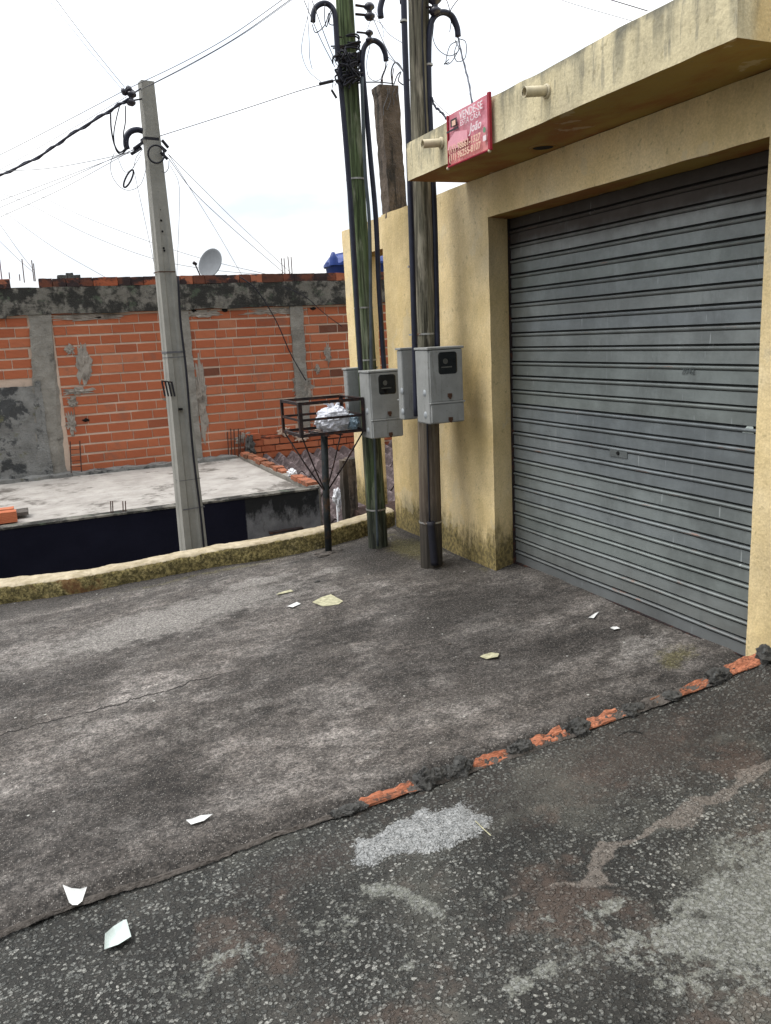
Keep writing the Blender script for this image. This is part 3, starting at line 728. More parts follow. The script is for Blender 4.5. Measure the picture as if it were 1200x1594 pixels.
# ------------------------------------------------------------------ garage
def garage():
    g = thing('garage', 'yellow painted garage with projecting canopy and grey roller shutter', 'garage', (3.0, 3.7, 0))
    mb = MB()
    XF, XB = 2.88, 3.112
    mb.rbox(XF, XB, 4.88, 6.40, -.6, 2.595, .05, .0035, 6)          # left pillar and wall
    i0 = len(mb.v); mb.rbox(XF, XB, 4.74, 4.88, -.6, 2.345, .035, .0035, 6)
    for i in range(i0, len(mb.v)):                                  # splayed reveal towards the shutter
        x, y, z = mb.v[i]; mb.v[i] = (x, y+max(0, 1-(y-4.74)/.14)*max(0, min(1, (x-XF)/.23))*.085, z)
    mb.rbox(XF, XB, 2.57, 4.88, 2.345, 2.595, .05, .0025, 6)        # lintel
    mb.rbox(XF, XB, -.5, 2.57, -.6, 2.595, .05, .0025, 6)           # right pillar
    mb.rbox(XF, XB, 6.40, 7.0, 2.335, 2.585, .05, .005, 5)         # beam over the side opening
    mb.rbox(XF, 3.07, 7.0, 7.29, .06, 2.58, .05, .006, 5)            # far pillar
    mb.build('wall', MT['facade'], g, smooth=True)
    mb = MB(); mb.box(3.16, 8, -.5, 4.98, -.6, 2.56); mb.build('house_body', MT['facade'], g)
    # canopy : slab with an uneven upturned front
    mb = MB()
    ys = np.arange(2.345, 5.0001, .0531); x0 = 2.45
    rows = []
    for y in ys:
        top = 2.832+.004*math.sin(y*5)+.010*(float(vnoise(y*7, 1, 1))-.5)
        pr = [(3.09, 2.5985)]+[(x0+(3.09-x0)*(1-k/8), 2.5985) for k in range(1, 9)]+[(x0-.001, 2.5985+(top-2.5985)*k/6) for k in range(1, 6)]+[(x0+.004, top-.006), (x0+.02, top), (x0+.3, top-.004), (3.6, top-.004), (3.6, 2.60)]
        row = []
        for k, (x, z) in enumerate(pr):
            n = mnoise.noise_vector(Vector((x*7, y*7, z*7)))*.003
            row.append(len(mb.v)); mb.v.append((x+n[0], y+n[1]*.6, z+n[2]))
        rows.append(row)
    for a, b in zip(rows[:-1], rows[1:]):
        for k in range(len(a)-1): mb.face((a[k], a[k+1], b[k+1], b[k]))
    i0 = len(mb.v)
    for r in (rows[0], rows[-1]):
        ids = []
        for k in r: ids.append(len(mb.v)); mb.v.append(mb.v[k])
        mb.face(ids if r is rows[-1] else ids[::-1])
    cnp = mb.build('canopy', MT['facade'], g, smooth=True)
    es = cnp.modifiers.new('edge', 'EDGE_SPLIT'); es.split_angle = math.radians(40)
    # drain pipes
    for y, z in ((3.475, 2.725), (4.53, 2.725)):
        mb = MB(); mb.tube([(2.47, y, z+.004), (2.33, y+.012, z-.008)], .024, 16, cap=False)
        mb.tube([(2.332, y+.012, z-.008), (2.47, y, z+.004)], .0195, 16, cap=False)
        mb.lathe([(.0195, 0), (.024, 0)], (2.33, y+.012, z-.008), (-1, 0, 0), 16)
        o = mb.build('drain_pipe', MT['cream'], g, smooth=True)
        mb = MB(); mb.lathe([(.031, -.004), (.033, .006), (.025, .012)], (2.449, y, z), (-1, 0, 0), 18); mb.build('collar', MT['cream'], o, smooth=True)
    # broken lamp hole in the soffit
    mb = MB(); mb.lathe([(.0, .0), (.055, .0), (.062, .004)], (2.77, 3.97, 2.5935), (0, 0, 1), 18)
    mb.build('lamp_hole', MT['hole'], g)
    mb = MB(); mb.lathe([(.055, .0), (.066, -.005), (.074, .002)], (2.77, 3.97, 2.5945), (0, 0, 1), 22); mb.build('lamp_ring', MT['facade'], g, smooth=True)
    # roller shutter
    mb = MB(); pitch = .0945; y0, y1 = 2.45, 4.82; z = .012; k = 0
    ys = np.linspace(y0, y1, 30); prof = []
    XD = 3.085
    while z < 2.40:
        r1, r2, r3 = rng.rand(3)
        # flat, thin groove, bead, deep gap
        prof.append([(XD, z), (XD, z+.060), (XD+.007, z+.0615), (XD+.007, z+.0645), (XD-.003, z+.066), (XD-.008, z+.071), (XD-.009, z+.076), (XD-.004, z+.082), (XD+.020, z+.0835), (XD+.024, z+.088), (XD+.020, z+.0925), (XD, z+.0945)])
        z += pitch; k += 1
    for si, pr in enumerate(prof):
        r = rng.rand()
        sag = .002*(rng.rand()-.5)
        rows = []
        for y in ys:
            dx = .009*mnoise.noise(Vector((y*1.6, si*.22, 1)))+.003*mnoise.noise(Vector((y*6, si*.9, 4)))
            rows.append([len(mb.v)+q for q in range(len(pr))]); mb.v += [(x+dx, y, zz+sag) for x, zz in pr]
        for a, b in zip(rows[:-1], rows[1:]):
            for q in range(len(pr)-1):
                mb.cur = (r, .9 if 3 < q < 8 else .0, 1.0 if q in (1, 2, 8, 9, 10) else .0); mb.face((a[q], a[q+1], b[q+1], b[q]))
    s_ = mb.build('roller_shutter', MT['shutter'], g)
    mb = MB(); mb.box(XD-.012, XD+.03, y0, 4.80, -.004, .014); mb.build('bottom_rail', MT['iron'], s_)
    mb = MB(); mb.box(3.068, 3.11, 4.800, 4.812, -.01, 2.345); mb.box(3.115, 3.155, 2.4, 4.85, -.02, 2.4); mb.build('guide_rail', MT['iron'], s_)
    # lock plate
    zl, yl = at(962, 706, 1)[2], 0
    L = [at(948, 699, 3.6), at(976, 712, 3.6)]
    def on_door(px, py, X=3.078):
        d = _F+(px-600)/FPX*_R-(py-797)/FPX*_U; return CAM+d*(X/d[0])
    a = on_door(949, 700); b = on_door(976, 711)
    mb = MB(); mb.box(3.077, 3.084, b[1], a[1], (a[2]+b[2])/2-.024, (a[2]+b[2])/2+.024)
    lk = mb.build('lock_plate', MT['shutter'], s_, bevel=.002)
    mb = MB(); mb.lathe([(.0, .006), (.010, .006), (.012, 0)], (3.077, (a[1]+b[1])/2, (a[2]+b[2])/2), (-1, 0, 0), 16); mb.build('keyhole', MT['hole'], lk)
    # small numbers pencilled on one slat
    c = on_door(1078, 577, 3.0835); text_mesh('2042', .045, (3.0825, c[1]+.075, c[2]-.018), s_, MT['mark'], 'number_marking', face=-1)
    # torn sticker remains at the right
    c = on_door(1166, 668, 3.08)
    mb = MB(); mb.quad((3.0815, c[1]+.05, c[2]-.03), (3.0815, c[1]-.03, c[2]-.035), (3.0815, c[1]-.02, c[2]+.02), (3.0815, c[1], c[2]+.03)); mb.build('sticker_scrap', MT['glassshard'], s_)
    return g

def text_mesh(txt, size, loc, parent, mat, name, face=-1, sx=1.0, shear=0, bold=0.0, flatten=.0008):
    """lettering standing on a wall that faces -X: reads towards -Y"""
    cu = bpy.data.curves.new('t', 'FONT'); cu.body = txt; cu.size = size; cu.extrude = flatten; cu.offset = bold; cu.shear = shear; cu.resolution_u = 3
    tmp = bpy.data.objects.new('t', cu); COL.objects.link(tmp)
    dg = bpy.context.evaluated_depsgraph_get(); me = bpy.data.meshes.new_from_object(tmp.evaluated_get(dg))
    bpy.data.objects.remove(tmp)
    Mx = Matrix(((0, 0, -1, 0), (-1, 0, 0, 0), (0, 1, 0, 0), (0, 0, 0, 1)))
    org = ORG[parent.name]
    me.transform(Matrix.Diagonal((sx, 1, 1, 1))); me.transform(Mx)
    me.transform(Matrix.Translation(Vector(loc)-Vector(org)))
    me.name = name; me.materials.clear(); me.materials.append(mat)
    o = bpy.data.objects.new(name, me); COL.objects.link(o); o.parent = parent; ORG[o.name] = org
    return o
garage()

# rough concrete column stub on the garage wall
def column_stub():
    t = thing('concrete_column', 'rough old concrete column stub standing on top of the yellow wall', 'column', (2.96, 6.3, 2.58))
    mb = MB()
    mb.rbox(2.882, 3.036, 6.225, 6.375, 2.56, 3.53, .025, .007, 16)
    for i, v in enumerate(mb.v):
        f = (v[2]-2.56)/.97; mb.v[i] = (v[0]-.033*f-(.010 if v[0] < 2.9 and v[2] > 3.48 else 0), v[1], v[2])
    mb.build('shaft', MT['cpillar'], t)
    for dx, dy, h in ((-.05, -.05, .10), (.04, -.04, .13), (-.02, .05, .07)):
        mb = MB(); mb.tube([(2.925+dx, 6.3+dy, 3.5), (2.925+dx+.01, 6.3+dy, 3.53+h*.6), (2.925+dx+.02, 6.3+dy, 3.53+h)], .004, 6); mb.build('rebar', MT['rebar'], t)
    for k in range(4):
        p0 = Vector((2.985-.028*k, 6.217-.004*k, 3.50)); pts = [p0+Vector((-.004*k*q+.010*math.sin(q*1.7+k*2), -.003*(q % 2), -(.020+.010*k)*q)) for q in range(5)]
        mb = MB(); mb.tube(spline(pts, 4), .0028, 5); mb.build('wire_end', MT['wire'], t)
column_stub()

# ------------------------------------------------------------------ red banner
def banner():
    y0, y1, z0, z1 = 3.945, 4.41, 2.572, 2.842
    t = thing('for_sale_banner', 'small faded red for-sale banner hanging on the canopy edge', 'banner', (2.43, 4.18, z0))
    mb = MB(); n, m_ = 30, 20; X0 = 2.436
    def wob(y, z): return X0-.004-.006*math.sin((y-y0)*22)*((z1-z)/(z1-z0)*.7+.3)-.004*mnoise.noise(Vector((y*9, z*9, 2)))
    g = {}
    for side, dx in ((0, 0), (1, .0015)):
        for j in range(m_+1):
            for i in range(n+1):
                y = y0+(y1-y0)*i/n; z = z0+(z1-z0)*j/m_; g[side, i, j] = len(mb.v); mb.v.append((wob(y, z)+dx, y, z))
    for j in range(m_):
        for i in range(n):
            q = [g[0, i, j], g[0, i, j+1], g[0, i+1, j+1], g[0, i+1, j]]; mb.face(q); mb.face([k+len(mb.v)//2 for k in q[::-1]])
    mb.build('sheet', MT['signred'], t, smooth=True)
    mb = MB(); mb.box(X0-.020, X0-.004, y0-.006, y0+.016, z0-.004, z1+.003); mb.build('hem', MT['signedge'], t, bevel=.002)
    mb = MB(); mb.box(X0-.013, X0-.004, y1-.006, y1+.004, z0, z1); mb.build('hem', MT['signedge'], t)
    mb = MB(); mb.tube([(X0-.012, y0-.01, z0-.004), (X0-.012, y1+.01, z0-.004)], .006, 10); mb.build('roll_bar', MT['signedge'], t)
    for y in (y0+.012, y1+.005):
        mb = MB(); mb.blob((X0-.012, y, z0-.010), (.010, .010, .010), 2, 0); mb.build('end_cap', MT['cream'], t, smooth=True)
    mb = MB(); F = X0-.019
    mb.quad((F, y1-.02, 2.70), (F, y1-.01, 2.655), (F, y1-.14, 2.645), (F, y1-.24, 2.665), (F, y1-.235, 2.715), (F, y1-.10, 2.735)); mb.build('faded_patch', MT['signpink'], t)
    def T(s, size, y, z, mat, nm, **k): return text_mesh(s, size, (X0-.021, y, z), t, mat, nm, **k)
    T('VENDE-SE', .056, y1-.160, 2.782, MT['signwhite'], 'lettering', sx=1.0, bold=.0008)
    T('ESTA CASA', .042, y1-.165, 2.748, MT['signwhite'], 'lettering', sx=1.05)
    T('João', .062, y1-.265, 2.692, MT['signwhite'], 'lettering', shear=.3, sx=1.1, bold=.001)
    T('(11) 98661-1327', .050, y1-.025, 2.635, MT['signcream'], 'phone_number', sx=1.05, bold=.001)
    T('(11) 96255-8107', .050, y1-.025, 2.592, MT['signcream'], 'phone_number', sx=1.05, bold=.001)
    # little house and key emblem: black block with pale pane over a dark bar
    mb = MB(); f = X0-.0205
    mb.box(f, f+.002, y1-.125, y1-.055, 2.765, 2.805); mb.build('emblem', MT['signblack'], t)
    mb = MB(); mb.box(f-.002, f-.0003, y1-.115, y1-.075, 2.768, 2.795); mb.build('emblem_window', MT['signcream'], t)
    mb = MB(); mb.box(f, f+.002, y1-.14, y1-.005, 2.745, 2.755); mb.build('emblem_bar', MT['signblack'], t)
    mb = MB(); mb.lathe([(0, .001), (.014, .001), (.014, 0)], (f, y0+.045, 2.672), (-1, 0, 0), 18); mb.build('phone_icon', MT['signgreen'], t)
    mb = MB(); mb.box(f, f+.002, y0+.030, y0+.062, 2.618, 2.645); mb.build('phone_icon', MT['signwhite'], t)
banner()

# ------------------------------------------------------------------ wooden poles
def wood_shaft(b, tp, r0, r1, seed):
    mb = MB(); seg = 44; rows = []; n = 90
    for i in range(n+1):
        u = i/n; c = Vector(b)*(1-u)+Vector(tp)*u; r = r0*(1-u)+r1*u; row = []
        for k in range(seg):
            th = 2*math.pi*k/seg; d = Vector((math.cos(th), math.sin(th), 0))
            g = mnoise.noise(Vector((d.x*4+seed, d.y*4, c.z*.35)))
            cr_ = max(0, mnoise.noise(Vector((d.x*6+seed, d.y*6, c.z*.3)))-.16)+.5*max(0, mnoise.noise(Vector((d.x*15+seed, d.y*15, c.z*.6)))-.2)
            rr = r*(1+.05*g-.42*cr_)+.02*r*mnoise.noise(Vector((d.x*2, d.y*2, c.z*3+seed)))
            row.append(len(mb.v)); mb.v.append(tuple(c+d*rr))
        rows.append(row)
    for a, c2 in zip(rows[:-1], rows[1:]):
        for k in range(seg): mb.face((a[k], a[(k+1) % seg], c2[(k+1) % seg], c2[k]))
    mb.face(rows[-1]); return mb
def strap(px, py, Y, r, parent, mat='steel', h=.012):
    c = at(px, py, Y); z = c[2]
    if abs(Y-5.93) < .01: u = (z+.12)/5.42; c = (2.50-.045*u, 5.93, z); r = .080-.024*u+.001
    else: u = (z+.12)/5.12; c = (2.598+.092*u, 5.18, z); r = .083-.021*u+.001
    mb = MB(); mb.lathe([(r, -h/2), (r+.003, -h/2), (r+.003, h/2), (r, h/2)], c, (0, 0, 1), 20); return mb.build('strap', MT[mat], parent)
def pipe(name, pts, r, parent, mat='pipe', n=6, seg=10):
    mb = MB(); mb.tube(spline([at(*p) for p in pts], n), r, seg); return mb.build(name, MT[mat], parent, smooth=True)
def insulator(c, axis, parent, s=1.0):
    mb = MB(); a = Vector(axis).normalized()
    mb.lathe([(0, -.045*s), (.02*s, -.045*s), (.032*s, -.03*s), (.032*s, -.018*s), (.016*s, -.006*s), (.016*s, .006*s), (.032*s, .018*s), (.032*s, .03*s), (.02*s, .045*s), (0, .045*s)], c, a, 16)
    return mb.build('insulator', MT['insul'], parent, smooth=True)
def bar(name, p, q, wd, parent, mat='iron'):
    mb = MB(); mb.tube([p, q], wd, 6); return mb.build(name, MT[mat], parent)

def pole_green():
    b = (2.50, 5.93, -.12); tp = (2.455, 5.93, 5.3)
    t = thing('wooden_utility_pole', 'green-stained wooden utility pole nearest the trash basket', 'utility pole', (2.5, 5.93, -.04))
    wood_shaft(b, tp, .080, .056, 3.0).build('shaft', MT['wood1'], t, smooth=True)
    pipe('conduit', [(528, 105, 5.86), (531, 140, 5.86), (538, 220, 5.85), (548, 350, 5.84), (557, 500, 5.82), (562, 586, 5.80)], .019, t)
    pipe('conduit', [(601, 95, 5.86), (599, 82, 5.86), (592, 69, 5.86), (580, 63, 5.86), (568, 72, 5.86), (564, 92, 5.86), (565, 117, 5.86), (570, 170, 5.86), (576, 240, 5.86), (585, 340, 5.84), (590, 450, 5.84), (597, 560, 5.82), (600, 590, 5.80)], .019, t)
    pipe('conduit', [(563, 120, 5.83), (568, 260, 5.83), (575, 350, 5.83), (577, 480, 5.83), (578, 590, 5.81)], .013, t, 'greypipe')
    pipe('conduit', [(487, 34, 5.9), (488, 20, 5.9), (493, 10, 5.9), (504, 5, 5.9), (514, 9, 5.9), (521, 22, 5.88), (524, 60, 5.87), (526, 95, 5.87)], .019, t)
    pipe('ground_conduit', [(583, 675, 5.84), (585, 760, 5.84), (588, 850, 5.84)], .010, t, 'greypipe')
    for px, py in ((566, 90), (563, 128), (571, 280), (576, 479), (578, 560), (581, 791)):
        strap(px-4 if py < 700 else 590, py, 5.93, .073 if py < 700 else .081, t)
    # bolts and bracket arms
    for a, c2 in (((520, 57), (532, 58)), ((515, 72), (548, 71)), ((518, 75), (556, 73))):
        bar('bolt', at(*a, 5.88), at(*c2, 5.88), .005, t)
    for a, c2 in (((553, 8), (578, 12)), ((553, 22), (575, 24))): bar('bracket_arm', at(*a, 5.86), at(*c2, 5.84), .009, t)
    insulator(at(575, 18, 5.84), (0, 0, 1), t, 1.2)
    bar('bracket_arm', at(555, 50, 5.86), at(575, 52, 5.84), .007, t); insulator(at(575, 57, 5.84), (0, 0, 1), t, .9)
    # tangle of lashing wire round the shaft
    for k in range(24):
        pz = 64+k*2.8+random.uniform(-2, 2); c = Vector(at(544, pz, 5.93)); r = .068+random.uniform(0, .02); tx, ty = random.uniform(-.35, .35), random.uniform(-.35, .35)
        mb = MB(); mb.tube([c+Vector((math.cos(a)*r, math.sin(a)*r, math.cos(a)*r*tx+math.sin(a)*r*ty)) for a in np.linspace(0, 2*math.pi, 22)[:-1]], random.uniform(.004, .008), 6, closed=True)
        mb.build('lashing', MT['cable'], t, smooth=True)
    for k in range(22):
        x, y = random.uniform(524, 560), random.uniform(76, 132)
        pts = [at(x+random.uniform(-11, 11), y+random.uniform(-14, 14), 5.84-random.uniform(0, .05)) for _ in range(4)]
        mb = MB(); mb.tube(spline(pts, 5), .006, 6); mb.build('lashing', MT['cable'], t, smooth=True)
    bar('clamp', at(497, 131, 5.86), at(518, 126, 5.86), .011, t, 'cable'); bar('clamp', at(516, 140, 5.86), at(524, 153, 5.86), .009, t, 'cable'); bar('clamp_link', at(517, 126, 5.86), at(534, 122, 5.88), .004, t, 'cable'); bar('clamp_link', at(519, 126, 5.86), at(516, 141, 5.86), .0025, t, 'cable'); bar('clamp_link', at(526, 123, 5.87), at(521, 134, 5.86), .0025, t, 'cable')
    for pts in ([(486, 38), (490, 50), (497, 48), (506, 38), (512, 20)], [(506, 5), (505, 25), (508, 42), (513, 22), (517, 12)], [(516, 20), (512, 36), (521, 38), (524, 24)]):
        mb = MB(); mb.tube(spline([at(a, b2, 5.87) for a, b2 in pts], 6), .0035, 6); mb.build('cable_loop', MT['cable'], t, smooth=True)
    return t
def pole_brown():
    b = (2.598, 5.18, -.12); tp = (2.69, 5.18, 5.0)
    t = thing('wooden_utility_pole', 'brown weathered wooden utility pole beside the garage pillar', 'utility pole', (2.6, 5.18, -.03))
    wood_shaft(b, tp, .083, .062, 9.0).build('shaft', MT['wood2'], t, smooth=True)
    pipe('conduit', [(627, -60, 5.12), (630, 60, 5.12), (634, 170, 5.12), (637, 260, 5.12), (640, 350, 5.11), (643, 450, 5.10), (646, 560, 5.10), (648, 648, 5.10)], .0195, t)
    pipe('conduit', [(713, 57, 5.12), (711, 42, 5.12), (703, 25, 5.12), (689, 19, 5.12), (676, 26, 5.12), (669, 46, 5.12), (667, 90, 5.12), (668, 150, 5.12), (671, 220, 5.12), (676, 330, 5.12), (679, 450, 5.12), (681, 548, 5.10)], .0195, t)
    pipe('conduit', [(593, 28, 5.16), (592, 12, 5.16), (598, -6, 5.16), (612, -18, 5.16), (624, -10, 5.14), (627, 5, 5.13)], .019, t)
    pipe('ground_conduit', [(665, 655, 5.085), (667, 740, 5.085), (669, 812, 5.085)], .007, t, 'cable')
    pipe('ground_conduit', [(671, 812, 5.088), (674, 845, 5.088), (677, 879, 5.088)], .030, t, 'cable')
    pipe('conduit', [(659, -40, 5.10), (657, 40, 5.10), (660, 130, 5.10), (664, 220, 5.10)], .006, t, 'cable')
    for px, py in ((628, 33), (668, 101), (640, 415), (642, 521), (648, 610)): 
        c = at(px, py, 5.12); mb = MB(); mb.lathe([(.020, -.006), (.0245, -.006), (.0245, .006), (.020, .006)], c, (0, 0, 1), 14); mb.build('strap', MT['steel'], t)
    for px, py in ((655, 520), (668, 811)): strap(px+3, py, 5.18, .084 if py > 700 else .079, t)
    bar('bracket_arm', at(660, 10, 5.13), at(680, 13, 5.11), .008, t)
    insulator(at(677, 9, 5.1), (0, 0, 1), t, 1.25); insulator(at(680, -10, 5.1), (0, 0, 1), t, 1.1)
    for pts in ([(675, 38), (674, 60), (683, 78), (700, 87), (714, 78), (708, 62)], [(714, 60), (725, 66), (724, 90), (712, 96), (707, 84), (712, 66)], [(712, 64), (700, 72), (694, 98), (703, 96), (716, 74)], [(699, 97), (691, 100), (699, 92)], [(700, 50), (702, 30), (697, 5), (688, -10)]):
        mb = MB(); mb.tube(spline([at(a, b2, 5.12) for a, b2 in pts], 6), .0028, 6); mb.build('cable_loop', MT['cable'], t, smooth=True)
    return t
pole_green(); pole_brown()

# ------------------------------------------------------------------ meter boxes
def meter_box(label, x0, y0, z0, flip=False, w_=.262, d_=.20, h_=.50, grp='electricity meter boxes on the wooden poles'):
    t = thing('meter_box', label, 'meter box', (x0+w_/2, y0, z0), grp)
    S = 1
    def bx(a, b, c, d, e_, f): # local x, y (0 = front, + = into pole), z
        mb = MB()
        if flip: mb.box(x0+w_-b, x0+w_-a, y0+d_-d, y0+d_-c, z0+e_, z0+f)
        else: mb.box(x0+a, x0+b, y0+c, y0+d, z0+e_, z0+f)
        return mb
    def P(a, c, e_):
        return (x0+w_-a, y0+d_-c, z0+e_) if flip else (x0+a, y0+c, z0+e_)
    s_ = -1 if flip else 1
    bx(0, w_, .012, d_, .0, h_-.012).build('body', MT['box'], t, bevel=.010)
    bx(-.006, w_+.006, .0, d_+.002, h_-.012, h_+.004).build('lid', MT['box'], t, bevel=.004)
    door = bx(.008, w_-.008, .0, .0115, .145, h_-.016).build('door', MT['box'], t, bevel=.005)
    bx(.008, w_-.008, -.006, .0115, .006, .132).build('lower_cover', MT['box'], t, bevel=.006)
    bx(.0, w_, -.010, .0115, .133, .1445).build('rail', MT['box'], t, bevel=.003)
    # window with rounded frame
    mb = MB(); cx, cz, hw, hh, rr = w_*.54, h_*.795, .064, .066, .014
    def ring(sc_, dy):
        pts = []
        for q, (sx_, sz_) in enumerate(((1, 1), (-1, 1), (-1, -1), (1, -1))):
            for k in range(5):
                a = math.pi/2*q+math.pi/2*k/4
                pts.append(P(cx+sx_*(hw-rr)+math.cos(a)*rr*sc_+sx_*(sc_-1)*.0, dy, cz+sz_*(hh-rr)+math.sin(a)*rr*sc_))
        return pts
    r0, r1 = ring(1.0, -.003), ring(1.45, -.001); i = len(mb.v); mb.v += r0+r1; n = len(r0)
    for k in range(n): mb.face((i+k, i+(k+1) % n, i+n+(k+1) % n, i+n+k))
    wn_ = mb.build('window_frame', MT['boxdark'], door)
    mb = MB(); mb.quad(*ring(1.0, -.0028)); mb.build('window', MT['boxdark'], door)
    mb = MB(); mb.lathe([(0, .001), (.018, .001), (.018, 0)], P(cx-.018, -.0032, cz+.012), (0, -s_, 0), 18); mb.build('meter_dial', MT['meter'], door)
    bxx = bx(cx-.05, cx+.03, -.0040, -.0034, cz-.030, cz-.022); bxx.build('meter_plate', MT['meter'], door)
    for zz in (.190, .032):
        par = bx(w_*.50, w_*.50+.030, -.016, -.002, zz-.016, zz+.008); par.build('latch', MT['latch'], t, bevel=.003)
        mb = MB(); c = P(w_*.50+.015, -.012, zz-.020); mb.blob(c, (.010, .006, .010), 2, .2); mb.build('latch', MT['latch'], t)
    for zz in (.205, .06):
        for sx in (0, 1):
            c = P(w_ if sx else 0, .075, zz); ax = ((1 if sx else -1)*s_, 0, 0)
            mb = MB(); mb.lathe([(0, .007), (.012, .007), (.020, .003), (.024, 0)], c, ax, 18); mb.build('plug', MT['plug'], t, smooth=True)
    # mounting strap behind
    return t
meter_box('grey meter box on the brown pole, front one touching the garage pillar', 2.468, 4.845, 1.045)
meter_box('grey meter box behind the brown pole, its window turned away', 2.470, 5.265, 1.045, flip=True, d_=.09)
a1 = at(580, 684, 5.60)
meter_box('grey meter box on the green pole, next to the trash basket', a1[0], 5.60, a1[2], d_=.2)
a2 = at(545, 668, 6.01)
meter_box('grey meter box behind the green pole, above the basket', a2[0], 6.015, a2[2]-.03, flip=True, d_=.09)

# ------------------------------------------------------------------ trash basket
def basket():
    bx_, by_ = 2.115, 6.08
    t = thing('trash_basket', 'rusty iron street trash basket on a single post', 'trash basket', (bx_, by_, -.05))
    x0, x1, y0, y1 = at(465, 627, 5.72)[0], at(565, 619, 5.72)[0]-.002, 5.72, 6.17
    zt, zb = at(464, 627, 5.72)[2], at(467, 677, 5.72)[2]
    zm = (zt+zb)/2-.005; a = .019
    for z, nm in ((zt, 'top_rail'), (zm, 'middle_rail'), (zb, 'bottom_rail')):
        for (p, q) in (((x0, y0), (x1, y0)), ((x0, y1), (x1, y1)), ((x0, y0), (x0, y1)), ((x1, y0), (x1, y1))):
            mb = MB(); horizontal_x = p[1] == q[1]
            hh = .022 if z != zm else .018
            if horizontal_x: mb.box(p[0]-.0, q[0], p[1]-.003, p[1]+.004, z-hh, z); mb.box(p[0], q[0], p[1]-.003, p[1]+(.024 if p[1] == y0 else .003), z-.0045, z-.001) if z != zm else None
            else: mb.box(p[0]-.003, p[0]+.003, p[1]+.004, q[1]-.003, z-hh, z-.0005); mb.box(p[0]-(.02 if p[0] == x1 else 0), p[0]+(.02 if p[0] == x0 else 0), p[1]+.005, q[1]-.005, z-.005, z-.0015) if z != zm else None
            mb.build(nm, MT['iron'], t)
    for x in (x0, x1):
        for y in (y0, y1):
            sx = 1 if x == x0 else -1; sy_ = 1 if y == y0 else -1
            mb = MB(); mb.box(min(x-sx*.006, x+sx*.020), max(x-sx*.006, x+sx*.020), min(y-sy_*.007, y-sy_*.0035), max(y-sy_*.007, y-sy_*.0035), zb-.024, zt+.001)
            mb.box(min(x-sx*.0065, x-sx*.0035), max(x-sx*.0065, x-sx*.0035), min(y-sy_*.003, y+sy_*.022), max(y-sy_*.003, y+sy_*.022), zb-.024, zt+.001)
            mb.build('corner_post', MT['iron'], t)
    for k in range(4):
        y = y0+.06+k*.11; mb = MB(); mb.box(x0+.004, x1-.004, y, y+.030, zb-.028, zb-.0235); mb.build('floor_slat', MT['iron'], t)
    for k in range(2):
        mb = MB(); xx = x0+.20+k*.10; mb.box(xx, xx+.03, y0+.005, y1-.005, zb-.034, zb-.0285); mb.build('floor_slat', MT['iron'], t)
    top = (2.105, 5.95, zb-.03); 
    mb = MB(); mb.tube([(2.115, 6.06, -.07), (2.112, 6.02, .4), top], .0275, 20); post = mb.build('post', MT['post'], t, smooth=True)
    J = (2.112, 6.02, .44)
    for c in ((x0+.01, y0+.01), (x1-.01, y0+.01), (x0+.01, y1-.01), (x1-.01, y1-.01)):
        mb = MB(); d = Vector((c[0], c[1], zb-.024))
        mb.tube([d, d*.5+Vector(J)*.5+Vector((0, 0, -.012)), J], .006, 6); mb.build('brace', MT['iron'], t, smooth=True)
    mb = MB(); mb.blob((2.115, 6.06, -.056), (.115, .085, .020), 4, .45, 2, 4); mb.build('post_footing', MT['ridge'], t)
    return x0, x1, y0, y1, zb
BX0, BX1, BY0, BY1, BZ = basket()
def bag(name, label, c, r, mat, seed, knot=True):
    mb = MB(); mb.blob(c, r, 5, .22, 1.9, seed, zmin=BZ-.020)
    V = mb.v
    for i, v in enumerate(V):           # fine creases running to the knot
        d = Vector(v)-Vector(c); n = mnoise.noise(Vector((d.x*14, d.y*14, d.z*30+seed)))*.010+mnoise.noise(Vector(v)*30)*.004
        s_ = abs(mnoise.noise(Vector(v)*17+Vector((seed, 0, 0))))*.014
        if v[2] > BZ-.019: V[i] = tuple(Vector(v)+d.normalized()*(n-s_))
    if knot:
        for k in range(3):
            a = Vector((c[0]+r[0]*(-.1+.15*k), c[1], c[2]+r[2]*.85)); e_ = a+Vector((-.05+.04*k, .01*k, .045-.01*k))
            mb.tube([a, a*.5+e_*.5+Vector((0, 0, .01)), e_], [.016, .010, .014], 7)
    o = mb.build(name, MT[mat]); tag(o, label, 'trash bag'); return o
cx_ = BX1-.135
bag('plastic_bag', 'white crumpled plastic bag of trash lying in the iron basket', (cx_-.06, BY0+.14, BZ+.075), (.135, .11, .105), 'bag', 2)
bag('plastic_bag', 'small pale blue plastic bag at the right end of the basket', (BX1-.055, BY0+.12, BZ+.045), (.05, .10, .065), 'bag2', 5, False)

